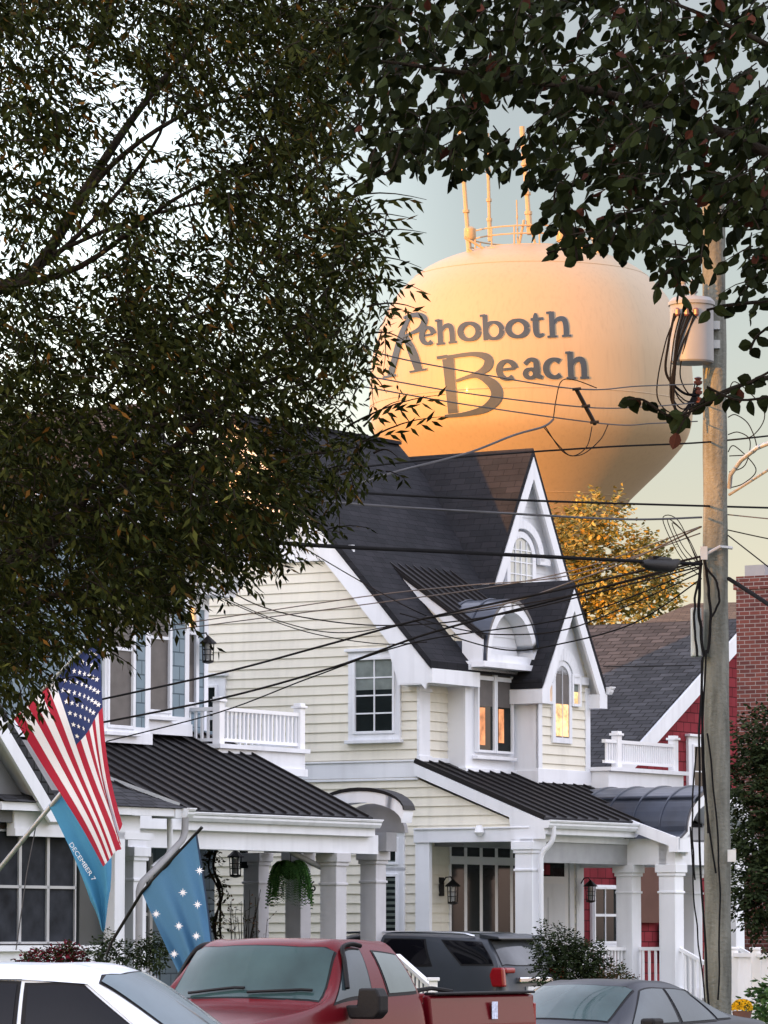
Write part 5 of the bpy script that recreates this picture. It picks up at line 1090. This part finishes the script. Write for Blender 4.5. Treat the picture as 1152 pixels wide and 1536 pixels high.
# ================================================================ plants and trees
def leafq(mb,p,d,n,L,Wd,c,broad):
    d=d.normalized();s=d.cross(n)
    if s.length<1e-3: s=d.cross(Vector((.3,.5,.8)))
    s.normalize();u=s.cross(d)
    b=p;t=p+d*L;f=u*Wd*.22
    if broad:
        h=[(.1,.27),(.32,.49),(.58,.46),(.82,.24)];f=u*Wd*.25;t=t-u*L*.2;bend=lambda k:-u*L*.2*k*k
        A_=[b+d*L*k+s*Wd*q-f*q*2+bend(k) for k,q in h];C_=[b+d*L*k-s*Wd*q-f*q*2+bend(k) for k,q in h]
        i=[mb.v(x) for x in [b]+A_+[t]+C_[::-1]];mb.f((i[0],i[1],i[2],i[3],i[4],i[5]),c);mb.f((i[0],i[5],i[6],i[7],i[8],i[9]),c)
    else:
        a=b+d*L*.38+s*Wd*.5-f;c_=b+d*L*.38-s*Wd*.5-f;t=t-u*L*.15
        i=[mb.v(x) for x in(b,a,t,c_)];mb.f((i[0],i[1],i[2]),c);mb.f((i[0],i[2],i[3]),c)
def rv(r): 
    while 1:
        v=Vector((r.uniform(-1,1),r.uniform(-1,1),r.uniform(-1,1)))
        if .05<v.length<1: return v.normalized()
def cpick(r,pal):
    x=r.random();a=0
    for w,c in pal:
        a+=w
        if x<a: break
    k=r.uniform(.7,1.35);return (c[0]*k,c[1]*k,c[2]*k)
def twig(lm,tm,r,p,d,L,n,ll,lw,pal,broad,droop=.3,tr=.004):
    P=[p];dd=d.normalized()
    for i in range(4):
        dd=(dd+Vector((0,0,-droop*.25))+rv(r)*.12).normalized();P.append(P[-1]+dd*L/4)
    if tm is not None: tm.tube([tuple(x) for x in P],[tr,tr*.9,tr*.7,tr*.5,tr*.3],3,cap=False)
    tone=r.uniform(.75,1.3)
    for i in range(n):
        t=(i+.6)/n*4;k=min(int(t),3);q=P[k].lerp(P[k+1],t-k);ax=(P[k+1]-P[k]).normalized()
        side=ax.cross(Vector((0,0,1)));side=side.normalized() if side.length>.01 else rv(r)
        sgn=1 if i%2 else -1
        ld=(ax*.7+side*sgn*.8+rv(r)*.45+Vector((0,0,-droop))).normalized()
        c=cpick(r,pal);c=(c[0]*tone,c[1]*tone,c[2]*tone)
        nn=(Vector((0,0,1))+rv(r)*.7).normalized()
        k_=r.uniform(.7,1.2);leafq(lm,q+ld*.01,ld,nn,ll*k_,lw*k_,c,broad)
def inpoly(x,y,P):
    c=False;n=len(P);j=n-1
    for i in range(n):
        if (P[i][1]>y)!=(P[j][1]>y) and x<(P[j][0]-P[i][0])*(y-P[i][1])/(P[j][1]-P[i][1])+P[i][0]: c=not c
        j=i
    return c
def crownmesh(name,mb,parent,label=None): return part(name,mb,LEAF,parent,label=label,uv=False,fix=False)
# --- near left tree with narrow leaves
r=random.Random(11)
lt=thing('street_tree','large near tree with narrow dark leaves filling the upper left of the view','tree',world=(-4.4,18.5,0))
LP=[(-420,-420),(640,-420),(600,-40),(560,40),(545,110),(528,180),(505,235),(500,275),(545,315),(560,350),(555,385),(562,420),(565,450),(548,480),(560,520),(550,560),(520,600),(470,628),(505,640),(560,655),(555,690),(490,735),(455,760),(415,800),(375,830),(345,865),(300,845),(262,862),(245,900),(200,930),(150,950),(120,965),(85,985),(45,1010),(10,1015),(-60,1050),(-420,1100)]
HOLES=[(28,400,38,.92),(70,330,20,.6),(130,225,28,.75),(205,160,30,.55),(235,205,38,.6),(250,245,30,.55),(170,300,45,.45),(265,345,50,.45),(60,240,24,.5),(330,440,40,.35),(130,520,22,.5),(200,570,25,.45),(245,600,28,.6),(110,470,22,.4),(420,330,30,.3),(455,270,30,.35),(235,650,25,.45),(130,700,30,.5),(150,730,30,.5),(205,690,22,.5),(120,810,16,.6),(60,790,26,.35),(440,180,22,.3),(20,60,26,.5),(300,800,25,.35),(100,260,20,.5),(350,395,30,.35),(150,385,30,.5),(480,420,22,.25),(30,650,15,.3),(230,760,18,.4),(330,690,16,.25)]
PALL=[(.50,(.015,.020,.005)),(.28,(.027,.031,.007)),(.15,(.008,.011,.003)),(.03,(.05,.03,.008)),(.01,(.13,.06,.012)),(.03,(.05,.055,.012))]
lm=MB();tm=MB();clusters=[]
nb=0
CL=[]
while len(CL)<300:
    x=r.uniform(-60,650);y=r.uniform(-60,1060)
    if inpoly(x,y,LP): CL.append((x,y,r.uniform(14,34)))
while nb<2350:
    q0=r.choice(CL);x=r.gauss(q0[0],q0[2]);y=r.gauss(q0[1],q0[2]*.7)
    if nb%7==0: x=r.uniform(-60,650);y=r.uniform(-60,1060)
    if not inpoly(x,y,LP): continue
    ok=True
    for hx,hy,hr,hp in HOLES:
        if (x-hx)**2+(y-hy)**2<hr*hr*1.3 and r.random()<hp*1.45: ok=False
    if not ok: continue
    clusters.append((x,y));nb+=1
for k in range(520):
    x=r.uniform(-40,440);y=r.uniform(640,1010)
    if inpoly(x,y,LP): clusters.append((x,y))
for k in range(260): 
    x=r.uniform(-420,640);y=r.uniform(-420,1090)
    if inpoly(x,y,LP) and (x<-60 or y<-60): clusters.append((x,y))
for x,y in clusters:
    Y=r.uniform(16.8,21.5);c=aY(x,y,Y)
    for j in range(3):
        d=Vector((r.uniform(-.3,1),r.uniform(-.6,.6),r.uniform(-.6,.45)))
        if x>470: d=Vector((r.uniform(-.6,.2),r.uniform(-.6,.6),r.uniform(-.8,.5)))
        o=Vector((r.gauss(0,.07),r.gauss(0,.2),r.gauss(0,.07)))
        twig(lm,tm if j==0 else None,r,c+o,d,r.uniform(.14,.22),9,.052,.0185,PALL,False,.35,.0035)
# sprays reaching out to the right over the sky and the tank
for (x,y,ex,ey) in [(500,300,640,300),(505,330,625,330),(510,290,600,250),(520,360,640,350),(530,390,632,402),(520,340,590,300),(540,420,640,440),(550,460,640,470),(555,500,618,520),(500,250,560,215),(520,640,668,592),(540,665,668,625),(545,640,610,600),(560,680,600,690),(500,370,600,372),(480,235,540,225),(545,560,580,590),(515,345,570,380),(510,310,560,330)]:
    Y=r.uniform(17.5,20);a=aY(x,y,Y);b=aY(ex,ey,Y);n=6;P=[a.lerp(b,i/n)+Vector((0,0,.03*math.sin(i/n*3.1))) for i in range(n+1)]
    tm.tube([tuple(p) for p in P],[.006-.0008*i for i in range(n+1)],4,cap=False)
    d=(b-a).normalized();L=(b-a).length
    for i in range(int(L/.028)):
        t=.1+.9*i*.028/L;p=a.lerp(b,min(t,1));sg=1 if i%2 else -1
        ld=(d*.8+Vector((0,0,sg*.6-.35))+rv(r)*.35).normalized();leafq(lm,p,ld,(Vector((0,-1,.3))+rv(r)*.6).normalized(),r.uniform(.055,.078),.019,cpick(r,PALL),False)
crownmesh('crown',lm,lt)
part('twigs',tm,BARK,lt,uv=False,fix=False)
tk=MB();tk.tube(spline([(-4.4,18.5,-.1),(-4.35,18.5,1.5),(-4.15,18.6,2.6),(-3.9,18.7,3.6),(-3.7,18.8,5.0),(-3.2,18.9,7)],5),[.2-.0055*i for i in range(26)],12);trk=part('trunk',tk,BARK,lt,smooth=60,uv=False)
def limb(pts,r0,r1):
    P=spline([tuple(aY(*p)) if len(p)==3 and p[2]>10 and abs(p[0])>6 or True and len(p)==3 and p[2]>12 else tuple(p) for p in pts],5);n=len(P)
    q=MB();q.tube(P,[(r0+(r1-r0)*i/(n-1))*.62 for i in range(n)],8);part('limb',q,BARK,trk,smooth=60,uv=False)
for pts,r0,r1 in [([(-800,700,18.6),(-300,560,18.8),(0,432,19),(60,395,19.1),(150,250,19.2),(220,150,19.3),(330,20,19.4)],.07,.016),
 ([(60,395,19.1),(160,255,19),(290,165,18.9),(420,140,18.8)],.03,.006),([(0,432,19),(120,400,18.8),(260,300,18.7),(400,230,18.6)],.03,.006),
 ([(-800,1000,18.6),(-300,930,18.5),(0,860,18.4),(90,800,18.4),(200,640,18.4),(300,600,18.4),(430,560,18.5),(530,470,18.6)],.065,.007),
 ([(90,800,18.4),(250,680,18.2),(380,560,18.2),(520,400,18.3)],.032,.006),([(0,860,18.4),(120,740,18.7),(250,640,18.8),(380,600,18.9),(500,560,18.9)],.04,.006),
 ([(-100,470,19),(30,420,19.4),(140,330,19.5),(240,200,19.5),(250,90,19.5)],.03,.006),([(100,640,18.7),(240,560,18.8),(340,470,18.8),(420,330,18.8)],.022,.004),
 ([(200,640,18.4),(330,640,18.3),(450,680,18.2),(540,670,18.2)],.022,.004),([(-100,960,18.3),(60,900,18.2),(160,870,18.2),(240,820,18.2)],.03,.005),([(80,380,19),(200,330,19),(330,300,19),(470,290,19)],.018,.004)]: limb(pts,r0,r1)
# --- near right tree with broad leaves
r=random.Random(5)
rt=thing('pear_tree','near tree with broad dark leaves hanging across the upper right','tree',world=(3.35,14.5,0))
RP=[(560,-300),(1700,-300),(1700,520),(1240,560),(1170,480),(1135,430),(1120,370),(1085,345),(1040,380),(1010,420),(990,385),(955,335),(925,330),(895,352),(862,345),(845,300),(838,268),(800,215),(770,228),(735,232),(700,238),(665,215),(625,225),(600,232),(572,220),(560,185),(540,165),(548,120),(540,60),(548,0)]
HR=[(750,205,16,.6),(700,190,14,.5),(655,180,16,.5),(1010,30,12,.5),(875,245,24,.75),(860,215,14,.6),(905,290,14,.6),(1065,290,26,.55),(1045,240,20,.4),(940,335,12,.5),(590,185,14,.5),(1140,60,14,.5),(790,205,12,.7),(560,110,16,.4),(1090,230,12,.4),(1000,260,14,.4),(1120,330,16,.6),(620,150,18,.6),(700,130,16,.6),(780,150,14,.6),(650,60,14,.6),(830,90,12,.5),(940,60,12,.5),(900,160,12,.4),(1100,120,14,.5),(720,30,12,.5),(1010,180,12,.5)]
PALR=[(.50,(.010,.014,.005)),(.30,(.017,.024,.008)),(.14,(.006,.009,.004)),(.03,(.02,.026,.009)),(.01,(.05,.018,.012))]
lm=MB();tm=MB();cl=[];nb=0
while nb<700:
    x=r.uniform(545,1180);y=r.uniform(-40,450)
    if not inpoly(x,y,RP): continue
    if any((x-hx)**2+(y-hy)**2<hr*hr and r.random()<hp for hx,hy,hr,hp in HR): continue
    cl.append((x,y));nb+=1
for k in range(330):
    x=r.uniform(560,1700);y=r.uniform(-300,520)
    if inpoly(x,y,RP) and (x>1180 or y<-40): cl.append((x,y))
for x,y in cl:
    Y=r.uniform(12.5,15.5);c=aY(x,y,Y);d=Vector((r.uniform(-.9,.4),r.uniform(-.5,.5),r.uniform(-.8,.35)))
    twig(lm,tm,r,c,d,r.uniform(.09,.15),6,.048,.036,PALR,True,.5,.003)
for pts in [[(1000,330),(960,350),(900,365),(850,372),(820,380)],[(1060,380),(1010,400),(985,430)],[(850,260),(832,290),(838,330),(850,360)],[(1180,545),(1120,575),(1060,605),(1010,625),(965,600),(940,600)],[(1180,590),(1110,600),(1060,580)],[(1030,622),(1015,650)],[(1190,440),(1150,452),(1095,458),(1060,465)],[(1190,470),(1140,500),(1125,525)],[(1180,540),(1150,560),(1120,575)],[(600,215),(590,250),(575,262)],[(562,225),(550,280)],[(680,215),(675,240)],[(775,215),(768,240)],[(930,330),(915,368)],[(860,340),(866,392)],[(640,220),(636,238)]]:
    Y=r.uniform(13,14.2);P=[aY(x,y,Y) for x,y in pts]
    S_=spline([tuple(p) for p in P],6);tm.tube(S_,.0045,4,cap=False)
    L=sum((Vector(S_[i+1])-Vector(S_[i])).length for i in range(len(S_)-1));n=max(3,int(L/.028))
    for i in range(n):
        k=min(len(S_)-2,int((i+.5)/n*(len(S_)-1)));p=Vector(S_[k]).lerp(Vector(S_[k+1]),r.random())
        ld=(Vector((r.uniform(-1,1),r.uniform(-.4,.4),r.uniform(-1.1,.25)))).normalized();leafq(lm,p,ld,(Vector((0,-1,.2))+rv(r)*.9).normalized(),r.uniform(.045,.06),.04,cpick(r,PALR),True)
crownmesh('crown',lm,rt);part('twigs',tm,BARK,rt,uv=False,fix=False)
tk=MB();tk.tube(spline([(3.35,14.5,-.1),(3.3,14.5,1.8),(3.1,14.45,3.2),(2.95,14.4,4.2),(2.7,14.2,6.2)],5),[.17-.006*i for i in range(21)],12);trk2=part('trunk',tk,BARK,rt,smooth=60,uv=False)
trk=trk2
for pts,r0,r1 in [([(1900,520,14.4),(1500,380,14.2),(1200,250,14),(950,150,13.9),(700,110,13.8),(560,90,13.7)],.05,.006),([(1900,700,14.4),(1500,620,14.2),(1250,560,14),(1120,575,13.9),(1030,615,13.7)],.035,.004),([(1500,380,14.2),(1250,330,14),(1050,300,14),(900,330,13.8)],.03,.004),([(1400,330,14.2),(1200,100,14.3),(1000,0,14.3)],.03,.008),([(1500,600,14.3),(1250,455,14),(1150,452,13.8),(1080,458,13.6)],.018,.004)]: limb(pts,r0,r1)
# --- blobs of leaves for shrubs and far trees
def shrub(name,label,cat,centre,blobs,n,ll,lw,pal,broad=True,seed=1,stems=(),group=None,tl=.16,partname='foliage',k=6):
    r=random.Random(seed);t=thing(name,label,cat,world=centre,group=group);lm=MB();tm=MB()
    tot=sum(b[3]*b[4] for b in blobs)
    for (x,y,z,rx,rz_) in blobs:
        for j in range(int(n*rx*rz_/tot)):
            v=rv(r)*(r.random()**.45)
            p=Vector((x+v.x*rx,y+v.y*rx,z+v.z*rz_));d=(v+Vector((0,0,.2))+rv(r)*.6)
            twig(lm,None,r,p,d,tl,k,ll,lw,pal,broad,.15)
    crownmesh(partname,lm,t)
    for st in stems: tm.tube(st[0],st[1],6)
    if stems: part('trunk',tm,BARK,t,smooth=60,uv=False)
    return t
GOLD=[(.4,(.30,.24,.07)),(.3,(.22,.2,.07)),(.15,(.12,.13,.05)),(.15,(.34,.22,.06))]
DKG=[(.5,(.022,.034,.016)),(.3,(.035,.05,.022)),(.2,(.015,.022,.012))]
def A3(x,y,Y): p=aY(x,y,Y);return (p.x,p.y,p.z)
Yg=112;bl=[]
for x,y,rr_ in ((880,815,52),(905,770,28),(920,850,58),(965,860,44),(900,900,52),(850,860,48),(985,905,30),(940,915,34),(880,930,30),(845,800,26),(985,850,22),(1010,880,14)):
    p=A3(x,y,Yg+(x%7-3)*.5);bl.append((*p,rr_*Yg/F,rr_*Yg/F))
g0_=A3(910,1000,Yg)
shrub('golden_tree','sunlit tree with golden autumn leaves behind the small gable of the cream house','tree',(g0_[0],Yg,0),bl,1250,.14,.09,GOLD,True,3,stems=[([(g0_[0],Yg,0),(g0_[0],Yg,5),(g0_[0]-.3,Yg,8),(g0_[0]-.6,Yg,10.5)],[.35,.28,.16,.05]),([(g0_[0],Yg,5),(g0_[0]+.8,Yg,8),(g0_[0]+1.2,Yg,10)],[.2,.1,.03])],tl=.5,k=8)
Yb=62;bl=[]
for x,y,rr_ in ((1135,1110,40),(1160,1180,66),(1140,1250,50),(1165,1320,60),(1135,1350,42),(1200,1120,70),(1120,1180,26),(1118,1290,24),(1150,1390,26),(1220,1260,80)):
    bl.append((*A3(x,y,Yb+(x%5-2)*.3),rr_*Yb/F,rr_*Yb/F))
b_=A3(1175,1500,Yb)
shrub('yard_tree','dark green bushy tree behind the utility pole at the right edge','tree',(b_[0],Yb,0),bl,2600,.07,.045,DKG,True,4,stems=[([(b_[0],Yb,0),(b_[0],Yb,1.5),(b_[0]-.1,Yb,3.4)],[.12,.1,.04])],tl=.22,k=8)
Ys=64;bl=[(*A3(x,y,Ys+(x%5-2)*.2),rr_*Ys/F,rr_*Ys/F) for x,y,rr_ in ((835,1455,34),(870,1450,36),(900,1470,30),(820,1425,20),(850,1425,22),(885,1435,20),(930,1475,18),(815,1400,9),(840,1402,8))]
b_=A3(860,1500,Ys);shrub('porch_shrub','dark evergreen shrub between the grey suv and the porch railing','shrub',(b_[0],Ys,0),bl+[(b_[0],Ys,.5,.6,.5)],2400,.045,.028,DKG,True,6,tl=.14,k=7)
DRY=[(.5,(.09,.05,.03)),(.5,(.05,.05,.02))]
bl=[(*A3(x,y,63),rr_*63/F,rr_*63/F) for x,y,rr_ in ((925,1465,16),(945,1480,14),(905,1470,12))]
b_=A3(925,1500,63);shrub('dry_shrub','thin brownish shrub in front of the porch railing','shrub',(b_[0],63,0),bl,160,.035,.02,DRY,True,7,tl=.12,k=5,stems=[([(b_[0],63,0),(b_[0],63,.9)],[.02,.01])])
RG=[(.4,(.12,.012,.025)),(.4,(.03,.045,.018)),(.2,(.07,.02,.025))]
for nm,lab,pts,pal,sd in (('planter_plants','dark red foliage plants along the grey porch sill',[(55,1438,9),(80,1436,10),(100,1432,11),(120,1436,9),(35,1442,7)],RG,8),('flowering_plants','green trailing plants below the blue flag pole',[(150,1428,14),(175,1430,16),(200,1432,14),(225,1425,18),(240,1415,12),(160,1412,9),(235,1440,14)],DKG+[(.0,(.3,.3,.3))],9)):
    Yp=54;bl=[(*A3(x,y,Yp),a*Yp/F,a*Yp/F) for x,y,a in pts];b_=A3(pts[2][0],1480,Yp);shrub(nm,lab,'plant',(b_[0],Yp,b_[2]-.1),bl,380,.045,.028,pal,True,sd,tl=.1,k=5,stems=[([(x_[0],x_[1],x_[2]-.9),(x_[0],x_[1],x_[2])],[.01,.006]) for x_ in bl])
# vine up the corner of the blue house and its bare climber
cv=aw(326,1300,.1);r=random.Random(2);vt=thing('climbing_vine','brown and green vine climbing the corner of the blue house behind the starred flag','vine',cv[0],.15)
lm=MB();tm=MB()
P=[tuple(S(aw(x,y,.1)[0],.1,aw(x,y,.1)[1])) for x,y in((330,1440),(325,1390),(330,1340),(318,1300),(322,1260),(300,1240),(290,1236))]
for q_ in range(3):
    PP=[(a+r.uniform(-.06,.06),b+r.uniform(-.06,.06),c) for a,b,c in P];tm.tube(spline(PP,5),.018,5)
for i in range(150):
    k=r.random()*(len(P)-1);j=int(k);p=Vector(P[j]).lerp(Vector(P[j+1]),k-j)+rv(r)*.12;twig(lm,tm,r,p,rv(r),.14,5,.06,.035,[(.5,(.07,.05,.03)),(.5,(.035,.045,.02))],True,.3)
inv=(Matrix.Rotation(RZ,4,'Z'));
def localise(mb,o):
    M=(Matrix.Translation(o.location)@Matrix.Rotation(o.rotation_euler.z,4,'Z')).inverted();off=OFF[o.name]
    mb.V=[tuple((M@Vector(v))+off) for v in mb.V]
localise(lm,vt);localise(tm,vt);crownmesh('leaves',lm,vt);part('stems',tm,BARK,vt,uv=False)
bp_=aY(365,1420,66);bt=thing('bare_shrub','nearly bare twiggy shrub in front of the porch columns','shrub',world=(bp_.x,66,.3));lm=MB();tm=MB()
for k in range(16):
    a=Vector((bp_.x+r.uniform(-.1,.1),66,.3));b=aY(r.uniform(345,405),r.uniform(1330,1390),66+r.uniform(-.3,.3));m_=a.lerp(b,.5)+Vector((r.uniform(-.1,.1),0,0));tm.tube([tuple(a),tuple(m_),tuple(b)],[.014,.009,.004],4)
    for j in range(3): twig(lm,tm,r,m_.lerp(b,r.random()),rv(r)+Vector((0,0,.4)),.2,3,.045,.025,DRY,True,.1)
crownmesh('leaves',lm,bt);part('stems',tm,BARK,bt,uv=False)
# hanging fern
Yh=67;fc=aY(436,1300,Yh);ft_=thing('hanging_fern','large fern in a basket hanging between the porch columns','fern',world=tuple(fc))
lm=MB();r=random.Random(21)
FG=[(.6,(.035,.09,.025)),(.4,(.06,.13,.035))]
for k in range(90):
    az=r.uniform(0,2*math.pi);L=r.uniform(.36,.6);out=Vector((math.cos(az),math.sin(az),0));P=[fc+out*.05+Vector((0,0,.0))]
    up=r.uniform(.2,.9)
    for i in range(1,9):
        t=i/8;P.append(fc+out*(L*.68*math.sin(t*1.5))+Vector((0,0,up*.22*math.sin(t*3.1)-t*t*L*1.15)))
    for i in range(8):
        for j in range(4):
            p=P[i].lerp(P[i+1],j/4);ax=(P[i+1]-P[i]).normalized();sd=ax.cross(Vector((0,0,1)));sd=sd.normalized() if sd.length>.01 else rv(r)
            for sg in(1,-1): leafq(lm,p,(sd*sg+ax*.4+Vector((0,0,-.15))).normalized(),Vector((0,0,1)),.085*(1-.5*i/8),.034,cpick(r,FG),False)
crownmesh('fronds',lm,ft_)
q=MB();q.lathe([(.06,fc.z-.2),(.15,fc.z-.12),(.17,fc.z+.0),(.16,fc.z+.01)],fc.x,fc.y,14);part('basket',q,BARK,ft_,smooth=40)
q=MB();q.tube([fc+Vector((0,0,0)),Vector((fc.x,fc.y,3.5))],.008,5);part('hanger',q,IRON,ft_)
# white fence, mum flowers and gate at the right edge
fa=aY(1096,1434,66);fb=aY(1180,1436,64);ff=thing('vinyl_fence','white vinyl fence behind the utility pole at the bottom right corner','fence',world=(fa.x,fa.y,0))
q=MB();n=16
for i in range(n): 
    p=fa.lerp(fb,i/n);q.box(p.x,p.x+.075,p.y,p.y+.03,.1,p.z)
q.beam(fa+Vector((0,0,.02)),fb+Vector((0,0,.02)),.08,.06);part('panel',q,VINYL,ff)
for t in(.04,.45):
    p=fa.lerp(fb,t);q=MB();q.box(p.x-.07,p.x+.07,p.y-.12,p.y+.02,0,p.z+.1);q.box(p.x-.09,p.x+.09,p.y-.14,p.y+.04,p.z+.1,p.z+.14);part('post',q,VINYL,ff,bevel=.01)
ym=57;mp=aY(1113,1512,ym);mt_=thing('potted_mums','pot of yellow mums beside the utility pole','flowers',world=(mp.x,ym,0));lm=MB();r=random.Random(9)
for i in range(420):
    v=rv(r);v.z=abs(v.z);p=mp+Vector((v.x*.13,v.y*.13,v.z*.12-.02));c=(.75,.45,.02) if r.random()<.75 else (.03,.05,.02)
    for j in range(3): leafq(lm,p,(v+rv(r)*.9).normalized(),v,.028,.022,c,True)
crownmesh('blooms',lm,mt_);q=MB();q.lathe([(.08,mp.z-.3),(.13,mp.z-.05),(.12,mp.z-.04)],mp.x,ym,14);part('pot',q,BROWNB,mt_,smooth=40)
b_=A3(1150,1505,58);shrub('garden_plant','bright green leafy plant at the bottom right corner','plant',(b_[0],58,0),[(b_[0],58,b_[2],.25,.25),(b_[0]+.1,58,b_[2]+.12,.2,.2)],110,.1,.045,[(.6,(.04,.09,.03)),(.4,(.07,.12,.04))],True,12,tl=.12,k=5)
p=aY(1096,1258,60)

ra_=aY(596,1434,63.5);rb_=aY(650,1482,62.0);sr=thing('stair_railing','short white stair railing with a capped newel between the pickup and the grey suv','railing',world=(rb_.x,rb_.y,0))
q=MB();q.beam(ra_,rb_,.08,.06);q.beam(ra_-Vector((0,0,.75)),rb_-Vector((0,0,.75)),.06,.05)
for k in range(1,9):
    p=ra_.lerp(rb_,k/9);q.box(p.x-.018,p.x+.018,p.y-.018,p.y+.018,p.z-.75,p.z-.02)
part('balusters',q,VINYL,sr)
q=MB();q.box(rb_.x-.06,rb_.x+.06,rb_.y-.06,rb_.y+.06,0,rb_.z+.1);q.box(rb_.x-.09,rb_.x+.09,rb_.y-.09,rb_.y+.09,rb_.z+.1,rb_.z+.15);part('newel_post',q,VINYL,sr,bevel=.008)
